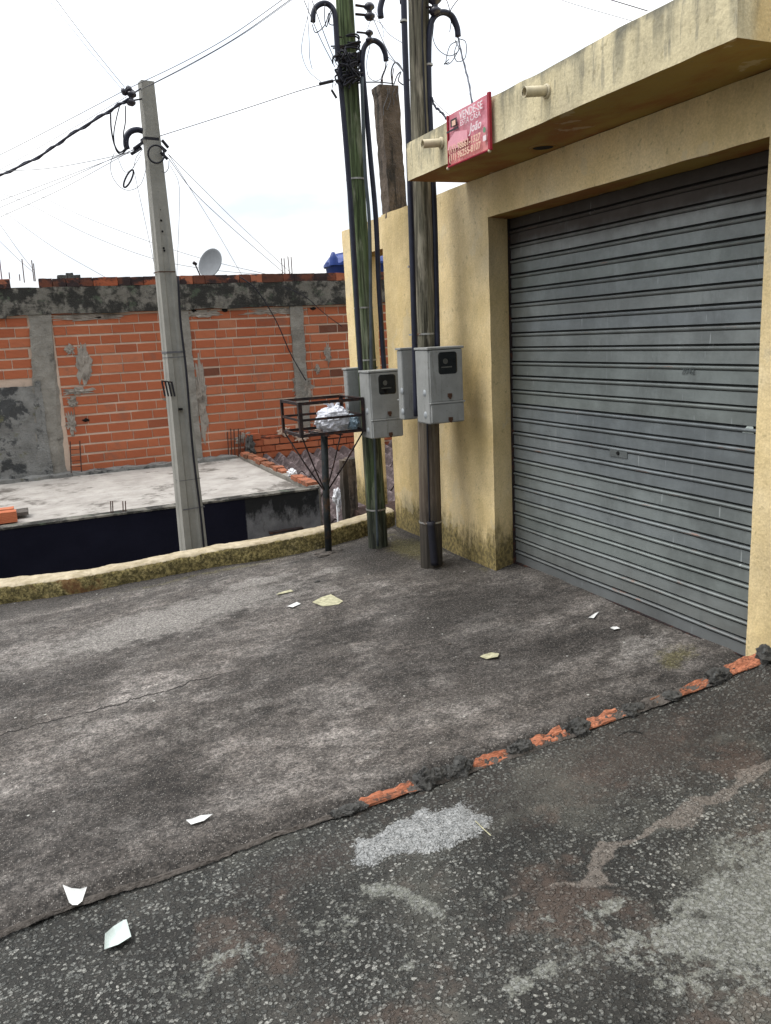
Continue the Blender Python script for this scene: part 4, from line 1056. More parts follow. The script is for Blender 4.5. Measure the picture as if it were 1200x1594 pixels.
# ------------------------------------------------------------------ concrete pole behind the kerb
def concrete_pole():
    b = np.array([1.205, 7.0, -.75]); tp = np.array([1.213, 7.0, 3.645])
    t = thing('concrete_utility_pole', 'tall grey concrete utility pole behind the kerb wall', 'utility pole', tuple(b))
    mb = MB(); rows = []; n = 60
    for i in range(n+1):
        u = i/n; c = b*(1-u)+tp*u; W = .213*(1-u)+.100*u; D = .17*(1-u)+.09*u
        g = max(0, min(1, (.80-u)/.05))*W*.10           # recess in the faces, solid near the top
        q = [(-W/2, -D/2), (-W*.22, -D/2), (-W*.13, -D/2+g), (W*.13, -D/2+g), (W*.22, -D/2), (W/2, -D/2), (W/2, -D*.2), (W/2-g*.5, -D*.1), (W/2-g*.5, D*.1), (W/2, D*.2), (W/2, D/2), (W*.2, D/2), (0, D/2-g), (-W*.2, D/2), (-W/2, D/2), (-W/2, D*.2), (-W/2+g*.5, D*.1), (-W/2+g*.5, -D*.1), (-W/2, -D*.2)]
        ang = .16; row = []
        for x, y in q: row.append(len(mb.v)); mb.v.append((c[0]+x*math.cos(ang)-y*math.sin(ang), c[1]+x*math.sin(ang)+y*math.cos(ang), c[2]))
        rows.append(row)
    for a, c2 in zip(rows[:-1], rows[1:]):
        for k in range(len(a)): mb.face((a[k], a[(k+1) % len(a)], c2[(k+1) % len(a)], c2[k]))
    mb.face(rows[-1]); mb.build('shaft', MT['cpole'], t)
    Y = 6.93
    def ban(py, px, mat='cable', r=.06, h=.014):
        c = at(px, py, 7.0); u = (c[2]+.75)/4.395; Wd = (.213*(1-u)+.100*u)/2+.003; Dd = (.17*(1-u)+.09*u)/2+.003; ang = .16
        mb = MB(); o_ = []
        for x, y in ((-Wd, -Dd), (Wd, -Dd), (Wd, Dd), (-Wd, Dd)): o_.append((c[0]+x*math.cos(ang)-y*math.sin(ang), c[1]+x*math.sin(ang)+y*math.cos(ang)))
        i = len(mb.v)
        for z in (c[2]-h/2, c[2]+h/2): mb.v += [(x, y, z) for x, y in o_]
        for k in range(4): mb.face((i+k, i+(k+1) % 4, i+4+(k+1) % 4, i+4+k))
        mb.build('band', MT[mat], t)
    ban(218, 233, h=.022); ban(424, 256, 'latch', h=.008); ban(548, 270, 'wire', h=.016); ban(556, 271, 'wire', h=.006); ban(745, 291, 'wire', h=.005); ban(789, 297, 'wire', h=.010)
    for px, py in ((247, 309), (249, 326), (251, 343), (253, 360), (255, 386), (256, 390)):
        c = at(px, py, 6.945); mb = MB(); mb.lathe([(0, .0015), (.0075, .0015), (.0085, 0)], (c[0], c[1]+.006, c[2]), (0.05, -1, 0), 12); mb.build('bolt_hole', MT['hole'], t)
    c = at(281, 637, 6.93); mb = MB(); mb.box(c[0]-.016, c[0]+.016, c[1]-.012, c[1]+.03, c[2]-.009, c[2]+.009); mb.build('slot', MT['hole'], t)
    # hanging clamp at the left
    for k in range(4):
        bar('clamp', at(252+k*5, 594, 6.9), at(257+k*5, 617, 6.9), .008, t, 'cable')
    bar('clamp', at(251, 593, 6.9), at(268, 595, 6.9), .006, t)
    # top fittings
    bar('bracket_arm', at(205, 147, 6.95), at(219, 138, 6.97), .006, t, 'cable'); bar('bracket_arm', at(203, 157, 6.95), at(221, 154, 6.97), .006, t, 'cable')
    insulator(at(204, 153, 6.93), (0.2, 0, 1), t, 1.15); insulator(at(197, 141, 6.93), (1, 0, .5), t, .9)
    bar('clamp', at(196, 136, 6.93), at(208, 145, 6.93), .018, t, 'cable')
    pipe('cable_gooseneck', [(222, 204, 6.95), (213, 202, 6.95), (203, 205, 6.95), (197, 213, 6.95), (196, 224, 6.95), (198, 232, 6.95)], .022, t)
    for a, c2 in (((252, 218), (262, 230)), ((250, 228), (259, 236)), ((250, 237), (261, 248)), ((208, 232), (222, 222)), ((204, 240), (220, 230))): bar('clamp', at(*a, 6.93), at(*c2, 6.93), .012, t, 'cable')
    for pts, r in (([(172, 175), (173, 200), (178, 225), (186, 237), (195, 231), (196, 220)], .006), ([(186, 165), (181, 185), (177, 210), (180, 232), (188, 240), (198, 232)], .0045), ([(195, 165), (195, 190), (192, 210), (195, 228)], .0045),
                   ([(178, 238), (172, 255), (175, 275), (188, 292), (203, 296), (218, 288), (226, 268), (228, 250)], .0022), ([(222, 232), (212, 245), (208, 262)], .0022), ([(263, 250), (262, 262), (256, 269), (252, 266)], .003), ([(184, 247), (190, 262), (196, 268), (206, 262), (220, 240)], .002)):
        mb = MB(); mb.tube(spline([at(a, b2, 6.9) for a, b2 in pts], 6), r, 6); mb.build('cable_loop', MT['cable'] if r > .003 else MT['wire'], t, smooth=True)
    for (ex, ey, rx, ry, rot, r) in ((243, 240, 12.5, 14, -.3, .007), (200, 278, 4.5, 15, .45, .007)):
        mb = MB(); pts = []
        for a in np.linspace(0, 2*math.pi, 28)[:-1]:
            u, v = rx*math.cos(a), ry*math.sin(a); pts.append(at(ex+u*math.cos(rot)-v*math.sin(rot), ey+u*math.sin(rot)+v*math.cos(rot), 6.86))
        mb.tube(pts, r, 7, closed=True); mb.build('cable_coil', MT['cable'], t, smooth=True)
    pipe('downlead', [(277, 430, 6.92), (281, 500, 6.92), (290, 580, 6.90), (300, 700, 6.90), (311, 790, 6.90), (318, 858, 6.90)], .009, t, 'cable')
    for x, y in ((226, 270), (224, 240)): pass
concrete_pole()

# ------------------------------------------------------------------ overhead wires
WG = 'overhead wires and cables'
def wire(label, pts, r=.003, mat='wire', cat='wire', twist=False):
    P = spline([at(*p) for p in pts], 8)
    if mat == 'wire': r *= .85
    mb = MB(); mb.tube(P, r, 6)
    if twist:
        n = len(P); Q = []
        for i, p in enumerate(P):
            a = i*1.1; Q.append((p[0], p[1]+math.cos(a)*r*1.3, p[2]+math.sin(a)*r*1.3))
        mb.tube(Q, r*.8, 6)
    o = mb.build('overhead_wire' if cat == 'wire' else 'service_cable', MT[mat], smooth=True); tag(o, label, cat, WG); return o
wire('thick black twisted cable running from the concrete pole top to the left edge', [(-60, 300, 9.5), (0, 273, 8.8), (60, 244, 8.1), (110, 210, 7.6), (165, 176, 7.1), (200, 154, 6.9)], .010, 'pipe', 'cable', True)
wire('highest pale wire leaving the left edge above the thick cable', [(-60, 268, 9.5), (0, 241, 8.8), (100, 190, 7.8), (195, 140, 6.9)], .003)
wire('thin wire running just above the thick black cable on the left', [(-60, 292, 9.5), (0, 264, 8.8), (100, 207, 7.8), (198, 150, 6.9)], .0022)
wire('upper of the wires rising from the concrete pole to the top edge', [(197, 139, 6.9), (283, 98, 6.3), (360, 55, 5.8), (450, -8, 5.2)], .003)
wire('middle of the wires rising from the concrete pole to the top edge', [(206, 146, 6.9), (290, 103, 6.3), (370, 57, 5.8), (462, -8, 5.2)], .003)
wire('lowest of the wires rising from the concrete pole to the top edge', [(232, 134, 6.9), (300, 99, 6.3), (380, 52, 5.7), (468, -10, 5.1)], .0022)
wire('thin wire coming down from the top left corner to the concrete pole', [(82, -8, 5.5), (110, 30, 5.9), (150, 82, 6.4), (194, 136, 6.9)], .0026)
wire('faint second wire coming down beside the top left corner', [(66, -12, 5.5), (110, 42, 5.9), (150, 92, 6.4), (190, 139, 6.9)], .0018)
wire('sagging wire leaving the left edge below the thick cable', [(-40, 266, 8.6), (0, 266, 8.3), (67, 263, 7.9), (130, 253, 7.4), (215, 235, 6.9)], .0028)
wire('upper of three wires fanning to the left edge from the pole middle', [(-50, 334, 9.2), (0, 313, 8.7), (80, 283, 8.0), (187, 243, 7.1), (218, 234, 6.9)], .0026)
wire('middle of three wires fanning to the left edge from the pole middle', [(-50, 345, 9.4), (0, 323, 8.8), (90, 285, 8.0), (190, 240, 7.1), (218, 232, 6.9)], .0026)
wire('lower of three wires fanning to the left edge from the pole middle', [(-50, 362, 9.6), (0, 338, 8.9), (90, 297, 8.0), (170, 254, 7.2), (222, 224, 6.9)], .0026)
wire('single wire spanning from the concrete pole to the green wooden pole', [(248, 212, 6.95), (320, 189, 6.6), (400, 163, 6.3), (470, 140, 6.05), (515, 128, 5.88)], .0035)
wire('wire dropping from the concrete pole to the right end of the brick wall', [(262, 246, 6.9), (300, 297, 7.7), (350, 345, 8.8), (400, 389, 10.0), (448, 430, 11.25)], .0035)
wire('wire from the concrete pole ending beside the rebar on the brick wall', [(262, 240, 6.9), (310, 288, 7.8), (360, 338, 8.9), (410, 385, 10.1), (456, 428, 11.25)], .0030)
wire('wire dropping steeply from the concrete pole to the wall behind it', [(262, 240, 6.9), (300, 300, 8.0), (340, 365, 9.8), (378, 431, 11.2)], .0030)
wire('nearly vertical wire hanging just right of the concrete pole', [(265, 258, 6.9), (278, 285, 7.1), (279, 330, 7.3), (275, 431, 7.6)], .0022)
wire('nearly vertical wire hanging just left of the concrete pole', [(209, 268, 6.9), (216, 300, 7.1), (227, 350, 7.4), (242, 420, 7.9)], .0022)
wire('long thin distant wire crossing behind the concrete pole, upper one', [(20, 285, 15), (50, 299, 14.6), (130, 337, 14), (235, 377, 13.4), (320, 404, 13), (420, 428, 12.7)], .0042)
wire('long thin distant wire crossing behind the concrete pole, lower one', [(0, 300, 15), (45, 318, 14.6), (140, 366, 14), (240, 403, 13.4), (330, 420, 13), (420, 428, 12.6)], .0042)
wire('thin wire descending from the left edge to the middle of the brick wall', [(-20, 312, 14), (0, 325, 13.8), (80, 383, 13.2), (168, 434, 12.6)], .0036)
wire('thin wire descending from the left edge to the rebar, upper one', [(-20, 328, 13), (0, 350, 12.8), (30, 392, 12.3), (52, 420, 11.9)], .0036)
wire('thin wire descending from the left edge to the rebar, lower one', [(-20, 358, 13), (0, 376, 12.8), (30, 405, 12.3), (52, 424, 11.9)], .0036)
wire('left one of the two wires coming down to the lashing of the green pole', [(468, -12, 5.6), (480, 17, 5.65), (500, 63, 5.75), (521, 104, 5.85)], .0035)
wire('right one of the two wires coming down to the lashing of the green pole', [(481, -12, 5.6), (492, 18, 5.65), (508, 62, 5.75), (524, 101, 5.85)], .0035)
wire('slack loop of thin wire hanging left of the green pole', [(478, -10, 5.7), (480, 18, 5.7), (471, 60, 5.75), (470, 85, 5.8), (480, 110, 5.82), (500, 128, 5.86)], .0024)
wire('short slack wire hanging inside the loop left of the green pole', [(479, 25, 5.7), (481, 60, 5.75), (482, 90, 5.8), (486, 108, 5.82)], .0024)
wire('slack loop of wire between the green pole and the concrete column stub', [(572, 45, 5.86), (578, 32, 5.86), (592, 36, 5.86), (597, 50, 5.86), (597, 58, 5.86)], .0022)
wire('wire hanging from the right gooseneck of the green pole to the column stub', [(601, 96, 5.88), (599, 108, 5.95), (594, 120, 6.05), (593, 134, 6.2)], .004, 'cable')
wire('thin bow of wire below the gooseneck of the green pole', [(576, 70, 5.86), (571, 95, 5.88), (573, 118, 5.9), (584, 126, 6.0), (595, 120, 6.05), (603, 100, 5.95)], .003)
wire('straight stub of wire from the lashing of the green pole to the column stub', [(566, 128, 5.9), (590, 128, 6.05), (612, 130, 6.2)], .0045, 'cable')
wire('wire sloping down from the green pole bracket to the brown pole', [(578, 22, 5.84), (590, 50, 5.7), (605, 82, 5.5), (625, 108, 5.3), (640, 128, 5.14)], .0035)
wire('thin wire sloping from the green pole bracket to the brown pole, upper one', [(584, 18, 5.84), (594, 38, 5.7), (608, 55, 5.5), (632, 70, 5.14)], .0026)
wire('dark looped cable between the column stub and the brown pole', [(611, 134, 6.2), (609, 112, 5.9), (614, 98, 5.7), (621, 100, 5.5), (628, 112, 5.2)], .0055, 'cable')
wire('dark slack cable joining the column stub to the brown pole', [(613, 132, 6.2), (618, 118, 5.9), (624, 112, 5.5), (620, 125, 5.3), (627, 132, 5.14)], .0045, 'cable')
wire('thin wire passing from the column stub to the brown pole', [(603, 88, 5.9), (618, 100, 5.5), (636, 122, 5.12)], .0026)
wire('black twisted service cable dropping from the gooseneck to the red banner', [(713, 58, 5.12), (717, 78, 5.0), (725, 110, 4.8), (730, 130, 4.6), (735, 163, 4.25)], .0050, 'pipe', 'cable', True)
wire('black twisted cable from the brown pole into the canopy top', [(671, 150, 5.1), (677, 166, 5.06), (685, 173, 4.95), (697, 187, 4.75)], .006, 'pipe', 'cable', True)
wire('thin wire beside the twisted cable into the canopy top', [(672, 153, 5.1), (684, 166, 4.95), (706, 184, 4.5)], .0022)
wire('dark wire in the sky just above the canopy at the top right', [(925, -8, 6.5), (965, 4, 6.3), (1008, 17, 6.1)], .005)
wire('faint wire in the sky above the canopy, left of the dark one', [(850, -8, 6.5), (905, 10, 6.3), (985, 33, 6.1)], .0026)
wire('dark cable hanging in a slope across the brickwork to the basket', [(374, 431, 10.9), (400, 452, 10.86), (430, 500, 10.86), (452, 550, 10.86), (476, 592, 10.86)], .007, 'cable')
wire('thin dark cable sloping over the beam at the right of the brick wall', [(440, 445, 10.9), (475, 462, 10.86), (505, 488, 10.86), (532, 508, 10.86)], .005, 'cable')
wire('wire from the brown pole top to the upper insulators', [(720, -10, 5.1), (700, 20, 5.1), (708, 45, 5.12), (713, 57, 5.12)], .003, 'cable')

# ------------------------------------------------------------------ brick wall across the back
def brick_wall():
    Y = 11.0
    t = thing('brick_wall', 'long unplastered orange brick wall with a mouldy concrete beam on top', 'brick wall', (2.0, Y+.1, -.4))
    mb = MB(); mb.rbox(-4, 8, Y, Y+.14, -.4, 2.12, .2, .006, 3); mb.build('mortar_bed', MT['mortar'], t)
    cols = [(.22, .48), (1.98, 2.13), (3.52, 3.69), (6.2, 6.45), (-3.2, -2.9)]
    mb = MB(); H = .1225; z = -.38; row = 0
    holes = [(1.02, 2.04), (2.22, 2.07), (2.62, 2.06), (3.85, 2.04), (.72, .78)]
    while z < 2.09:
        x = -4+rng.rand()*.2; zz = z
        while x < 8:
            L = rng.choice([.20, .24, .26, .27, .14], p=[.1, .25, .3, .3, .05]); x1 = x+L
            for a, b in cols:                      # bricks cut where they meet a column
                if x < a < x1 and a-x > .05: x1 = a
                if x < b < x1: x = b
            skip = any(x1 > a+.01 and x < b-.01 for a, b in cols) or (x < -.02 and zz < 1.22)
            if not skip:
                pr = .006+.006*rng.rand(); dz = .004*(rng.rand()-.5); mt = rng.rand()*.005
                mb.cur = (float(np.clip(rng.normal(.56, .15), 0.2, .92)) if rng.rand() > .012 else .03, .5, .5)
                xa, xb, za, zb = x+.003+mt*.6, x1-.003, zz+.011+dz, zz+H-.011+dz
                tilt = .004*(rng.rand()-.5)
                i = len(mb.v); yf = Y-pr
                c = .004
                mb.v += [(xa, Y, za), (xb, Y, za), (xb, Y, zb), (xa, Y, zb), (xa+c, yf+tilt, za+c), (xb-c, yf-tilt, za+c), (xb-c, yf-tilt, zb-c), (xa+c, yf+tilt, zb-c)]
                for f in ((4, 5, 6, 7), (0, 1, 5, 4), (1, 2, 6, 5), (2, 3, 7, 6), (3, 0, 4, 7)): mb.face([i+q for q in f])
            x = x1
        z += H; row += 1
    mb.build('brickwork', MT['brick'], t)
    for a, c2 in holes:
        mb = MB(); mb.blob((a, Y-.012, c2), (.045, .012, .020), 2, .6, 3, a); mb.build('gap', MT['hole'], t)
    mb = MB(); mb.rbox(-4, 8, Y-.045, Y+.17, 2.085, 2.405, .06, .016, 5); mb.build('top_beam', MT['beam'], t)
    # the beam sits a little lower at the far left
    mb = MB(); mb.rbox(-4, -.02, Y-.052, Y-.02, 2.06, 2.20, .06, .012, 5); mb.build('beam_lip', MT['beam'], t)
    def column(x0, x1, z0, z1, flare=0, pr=.03):
        mb = MB(); mb.rbox(x0, x1, Y-pr, Y+.02, z0, z1, .035, .012, 9, x0)
        for i, v in enumerate(mb.v):
            if v[1] < Y-.005:
                f = max(0, (2.0-v[2])/1.8)
                mb.v[i] = (v[0]-flare*f+.009*mnoise.noise(Vector((v[2]*4, x0*5, 0 if v[0] < (x0+x1)/2 else 4))), v[1], v[2])
        mb.build('column', MT['column'], t, smooth=False)
    column(.225, .475, -.3, 2.09, .14); column(1.97, 2.14, -.3, 2.09); column(3.51, 3.69, -.3, 2.09, 0, .030); column(6.2, 6.45, -.3, 2.09); column(-3.2, -2.9, -.3, 2.09)
    mb = MB(); mb.rbox(-4, .19, Y-.036, Y+.01, -.3, 1.25, .05, .022, 7); mb.build('plaster_panel', MT['plaster'], t)
    mb = MB(); mb.rbox(.09, .26, Y-.044, Y+.01, -.3, 1.30, .05, .016, 9)
    for i, v in enumerate(mb.v):
        if v[0] < .17: mb.v[i] = (v[0]+.10*max(0, v[2]-.2)/1.1-.12*max(0, .5-v[2]), v[1], v[2])
    mb.build('column_foot', MT['plaster'], t)
    # bricks on edge along the top
    x = -4
    i = 0
    while x < 8:
        L = .155+.14*(rng.rand() < .35); x1 = x+L
        if not (x1 > .13 and x < .34):
            mb = MB(); mb.cur = (float(rng.choice([.8, .9, .0, .03, .02, .0, .07, .5])), .5, .5)
            mb.rbox(x+.003, x1-.003, Y-.035-.01*rng.rand(), Y+.15, 2.405, 2.505+.008*rng.rand(), .05, .005, 11, i)
            if -1 < x < 5.2: mb.build('coping_brick', MT['coping'], t)
            else:
                if i % 1 == 0: mb.build('coping_brick', MT['coping'], t)
        x = x1; i += 1
    # smears of mortar
    for (cx2, cz2, rx, rz) in ((.78, 1.48, .08, .20), (.64, 1.66, .05, .05), (2.20, .95, .07, .40), (3.62, .98, .12, .18), (4.02, 1.42, .04, .12), (3.85, 1.22, .03, .06), (.55, .75, .05, .12), (.60, 1.02, .05, .05), (2.75, .35, .12, .06), (.68, 1.15, .16, .04), (1.80, .95, .07, .12), (3.3, 2.02, .35, .035), (.9, 2.04, .4, .03), (2.3, 2.03, .2, .04)):
        mb = MB(); mb.blob((cx2, Y-.006, cz2), (rx, .018, rz), 4, .9, 3.2, cx2*7); mb.build('mortar_smear', MT['smear'], t, smooth=False)
    def rb(px0, py0, px1, py1, Yy=11.02, r=.006):
        mb = MB(); mb.tube([at(px0, py0, Yy), at(px1, py1, Yy)], r, 6); mb.build('rebar', MT['rebar'], t)
    for x0, y0, x1, y1 in ((3, 436, -1, 402), (15, 434, 14, 424), (31, 437, 30, 427), (38, 440, 34, 403), (53, 438, 49, 405), (55, 438, 52, 410),
                           (440, 430, 438, 402), (444, 431, 442, 402), (451, 431, 448, 399), (455, 431, 453, 400)): rb(x0, y0, x1, y1)
    for x0, y0, x1, y1 in ((111, 740, 109, 687), (127, 738, 124, 686), (356, 716, 354, 672), (361, 716, 359, 667), (366, 715, 364, 668), (372, 715, 371, 667), (374, 715, 374, 672)): rb(x0, y0, x1, y1, 10.9, .0075)
    for k in range(4):
        mb = MB(); mb.tube([at(109, 700+k*9, 10.9), at(126, 699+k*9, 10.9)], .004, 5); mb.build('stirrup', MT['rebar'], t)
    # lower rough courses on the right, in front of the wall
    mb = MB(); zz = -.75
    while zz < .40:
        x = 2.74
        while x < 4.6:
            L = .19+.06*rng.rand(); mb.cur = (float(np.clip(rng.normal(.6, .2), .12, .9)), .5, .5)
            if not (zz > .3 and rng.rand() < .45): mb.rbox(x+.005, x+L-.006, Y-.115-.012*rng.rand(), Y-.02, zz+.008, zz+.080, .05, .004, 12, x)
            x += L
        zz += .09
    mb.build('rough_courses', MT['brick'], t)
    mb = MB(); mb.rbox(2.72, 4.6, Y-.105, Y-.018, -.75, .36, .06, .010, 9); mb.build('rough_mortar', MT['coping'], t)
    mb = MB(); mb.blob((2.77, Y-.13, .22), (.06, .06, .17), 4, .5, 3, 3); mb.build('rubble_stub', MT['lump'], t)
    for k, (a, c2, r) in enumerate(((3.28, .40, .05), (3.52, .31, .06), (3.75, .36, .04))):
        mb = MB(); mb.blob((a, Y-.12, c2), (r*1.6, .02, r), 3, .8, 3, k); mb.build('mortar_smear', MT['mortar'], t)
brick_wall()

# ------------------------------------------------------------------ low terrace house behind the kerb
def terrace():
    t = thing('low_house', 'low house with a pale concrete terrace roof and navy painted wall', 'house', (1.0, 9.3, -4.1))
    zt = .135
    mb = MB(); mb.rbox(-9, 2.66, 7.80, 7.93, -4.1, zt, .12, .006, 4); mb.build('wall', MT['navy'], t, smooth=True)
    mb = MB(); mb.rbox(-9, 2.665, 7.79, 7.94, zt+.001, zt+.018, .06, .003, 8); mb.build('wall_cap', MT['plug' if False else 'beam'], t)
    # roof screed with low undulations
    xs = np.arange(-4, 2.64, .06); ys = np.arange(7.93, 11.0, .06); X, Yy = np.meshgrid(xs, ys)
    Z = .102+.03*(fbm(X*1.1, Yy*2.0, 3)-.5)+np.clip((Yy-10.75)/.25, 0, 1)*.03
    mb = MB(); ny, nx = X.shape; mb.v = np.stack([X, Yy, Z], -1).reshape(-1, 3).tolist()
    for j in range(ny-1):
        for i in range(nx-1): k = j*nx+i; mb.face((k, k+1, k+nx+1, k+nx))
    mb.build('terrace_slab', MT['slab'], t, smooth=True)
    mb = MB(); mb.rbox(-4, 2.55, 10.80, 10.99, .05, .150, .045, .035, 7); mb.build('debris_strip', MT['plaster'], t)
    mb = MB(); mb.rbox(-9, 2.62, 7.95, 10.98, -.10, .06, .5, .0, 1); mb.build('slab_body', MT['slab'], t)
    # side parapet: concrete upstand with an orange brick course on it
    p = None
    mb = MB(); mb.rbox(2.61, 2.73, 7.94, 10.88, -4.0, .150, .10, .010, 6); p = mb.build('parapet', MT['column'], t)
    y = 7.98; i = 0
    while y < 10.8:
        L = .17+.05*rng.rand()
        if not (8.55 < y < 8.80):
            mb = MB(); mb.cur = (.15+.5*rng.rand(), .5, .5); mb.rbox(2.60+.03*rng.rand(), 2.70+.03*rng.rand(), y+.006, y+L-.008, .140, .178+.020*rng.rand(), .035, .010, 14, y); mb.build('brick', MT['edgebrick'], p)
        y += L; i += 1
    mb = MB(); mb.blob((2.66, 8.68, .19), (.045, .07, .045), 3, .5, 3, 1); mb.build('rubble', MT['white'], p)
    for px in (172, 175, 191, 195):
        a = at(px+1, 803, 7.86); b = at(px, 780, 7.86); mb = MB(); mb.tube([a, b], .005, 6); mb.build('rebar', MT['rebar'], t)
    # dark pipe ledge on the bare part of the wall
    mb = MB(); mb.box(2.10, 2.45, 7.74, 7.80, -.245, -.225); mb.build('ledge', MT['iron'], t)
terrace()
def brick_stack():
    t = thing('brick_stack', 'small stack of orange bricks under a board on the pale terrace', 'brick stack', (-.45, 8.2, .11))
    for k, (x, y, z) in enumerate(((-.62, 8.15, .12), (-.38, 8.18, .12), (-.62, 8.33, .12), (-.40, 8.36, .12), (-.85, 8.17, .12))):
        mb = MB(); mb.cur = (.55+.08*k, .5, .5); mb.rbox(x, x+.21, y, y+.13, z, z+.10, .05, .004, 12, k); mb.build('brick', MT['brick'], t)
    mb = MB(); mb.rbox(-1.0, -.07, 8.40, 8.62, .135, .165, .06, .004, 5); mb.build('board', MT['ridge'], t)
brick_stack()

def tile_roof():
    t = thing('tiled_roof', 'sooty ribbed tile roof sloping below the brick wall', 'roof', (3.9, 9.0, -.6))
    mb = MB(); P = .19; x0, x1 = 2.74, 5.6
    y_hi, z_hi, y_lo, z_lo = 10.86, .10, 7.5, -.48
    nrow = 4; rowL = 1/nrow
    xs = np.arange(x0, x1, P/12)
    for r in range(nrow):
        u0, u1 = r*rowL, (r+1.12)*rowL; mb.cur = (rng.rand(), 0, 0)
        a = []; b = []; c3 = []
        for x in xs:
            ph = (x-x0)/P*2*math.pi; off = .003*math.sin(math.floor((x-x0)/P)*12.3+r*3)
            h = .042*math.sin(ph)+(.004 if math.sin(ph) > 0 else 0)+off
            ya, za = y_hi+(y_lo-y_hi)*u0, z_hi+(z_lo-z_hi)*u0-.012
            yb, zb = y_hi+(y_lo-y_hi)*u1, z_hi+(z_lo-z_hi)*u1+.014
            a.append(len(mb.v)); mb.v.append((x, ya, za+h)); b.append(len(mb.v)); mb.v.append((x, yb, zb+h)); c3.append(len(mb.v)); mb.v.append((x, yb+.004, zb+h-.018))
        for i in range(len(xs)-1): mb.face((a[i], b[i], b[i+1], a[i+1])); mb.face((b[i], c3[i], c3[i+1], b[i+1]))
    mb.build('tiles', MT['rooftile'], t, smooth=False)
    mb = MB(); mb.quad((x0, y_hi, z_hi-.05), (x1, y_hi, z_hi-.05), (x1, y_lo, z_lo-.05), (x0, y_lo, z_lo-.05)); mb.box(x0, x1, 7.6, 7.7, -4, -.55); mb.build('underside', MT['hole'], t)
tile_roof()
def brick_post():
    t = thing('brick_post', 'narrow old brick and mortar post behind the green pole', 'post', (2.87, 7.45, -.6))
    a = at(534, 716, 7.45); b = at(552, 716, 7.45)
    mb = MB(); mb.rbox(a[0]+.045, b[0]+.01, 7.45, 7.56, -.6, a[2], .025, .012, 14); mb.build('brickwork', MT['cpillar'], t)
    mb = MB(); mb.rbox(a[0]-.005, a[0]+.044, 7.46, 7.56, -.6, a[2]-.01, .03, .008, 14); mb.build('timber', MT['wood2'], t)
brick_post()
def rag():
    c = at(524, 775, 7.62); mb = MB(); mb.blob((c[0]+.02, 7.66, c[2]-.01), (.036, .028, .07), 4, .9, 1.7, 3); mb.blob((c[0]+.035, 7.66, c[2]-.08), (.018, .02, .06), 4, .9, 2, 6)
    mb.tube([(c[0]+.02, 7.70, -.8), (c[0]+.02, 7.68, c[2])], .008, 6)
    tag(mb.build('white_rag', MT['white'], smooth=True), 'crumpled white rag hanging beside the old brick post', 'rag')
rag()

# ------------------------------------------------------------------ things on the roof behind the brick wall
def far_roof():
    t = thing('rear_house', 'flat roofed house hidden behind the orange brick wall', 'house', (3, 15, -4.1))
    mb = MB(); mb.box(-8, 12, 11.2, 19, -4.1, 2.30); mb.build('roof', MT['beam'], t)
far_roof()
def sat_dish():
    c = Vector(at(330, 411, 12.0)); base = Vector((c.x+.02, 12.1, 2.30))
    t = thing('satellite_dish', 'tilted grey satellite dish showing above the brick wall', 'satellite dish', tuple(base))
    ax = Vector((-.72, -.52, .30)).normalized()
    mb = MB(); R0 = .205; prof = [(R0*k/8, .22*(k/8)**2*R0) for k in range(9)]+[(R0+.006, .22*R0), (R0+.004, .22*R0-.010)]+[(R0*k/8, .22*(k/8)**2*R0-.012) for k in range(7, -1, -1)]
    mb.lathe(prof, c, ax, 32); mb.build('dish', MT['dish'], t, smooth=True)
    mb = MB(); mb.tube([base, base+Vector((0, 0, .2)), c-ax*.03], .018, 8); mb.build('mast', MT['steel'], t)
    tip = Vector(at(303, 410, 11.75)); low = Vector(at(312, 430, 11.85))
    mb = MB(); mb.tube([low, tip], .010, 6); mb.tube([c-Vector((0, 0, .20)), low], .008, 6); mb.build('arm', MT['iron'], t)
    mb = MB(); mb.lathe([(0, -.03), (.020, -.03), (.024, .02), (0, .03)], tip, ax, 10); mb.build('receiver', MT['iron'], t, smooth=True)
sat_dish()
def tank():
    a = at(509, 428, 14.5); b = at(600, 428, 14.5); cx2 = (a[0]+b[0])/2+.03; r = (b[0]-a[0])/2+.03; zs = at(520, 412, 14.5)[2]
    t = thing('water_tank', 'blue plastic water tank with ribbed lid behind the brick wall', 'water tank', (cx2, 14.5, 2.3))
    mb = MB(); mb.lathe([(r*.86, 0), (r*.97, zs-2.32), (r*1.0, zs-2.31), (r*1.0, zs-2.29)], (cx2, 14.5, 2.3), (0, 0, 1), 40); mb.build('body', MT['tank'], t, smooth=True)
    mb = MB(); rows = []; prof = [(r*1.03, -.04), (r*1.03, 0), (r*.9, .09), (r*.72, .15), (r*.35, .19), (0.001, .21)]
    for q, (rr, h) in enumerate(prof):
        row = []
        for k in range(64):
            th = 2*math.pi*k/64; rib = (.035 if (k % 8) in (0, 1, 2) else 0)*(1 if 0 < q < 5 else 0)
            row.append(len(mb.v)); mb.v.append((cx2+rr*math.cos(th), 14.5+rr*math.sin(th), zs+h+rib))
        rows.append(row)
    for a2, c2 in zip(rows[:-1], rows[1:]):
        for k in range(64): mb.face((a2[k], a2[(k+1) % 64], c2[(k+1) % 64], c2[k]))
    mb.build('lid', MT['tank'], t)
    c = at(519, 404, 14.0); mb = MB(); mb.lathe([(.085, -.10), (.075, .02), (.03, .12), (.0, .13)], c, (0, 0, 1), 16); mb.build('lid_boss', MT['tank'], t, smooth=True)
tank()
mb = MB(); c = at(107, 428, 12.0); mb.rbox(c[0]-.14, c[0]+.14, 12, 12.2, 2.30, c[2], .05, .01, 9); mb.rbox(c[0]-.03, c[0]+.06, 12.02, 12.15, c[2], c[2]+.03, .04, .01, 9)
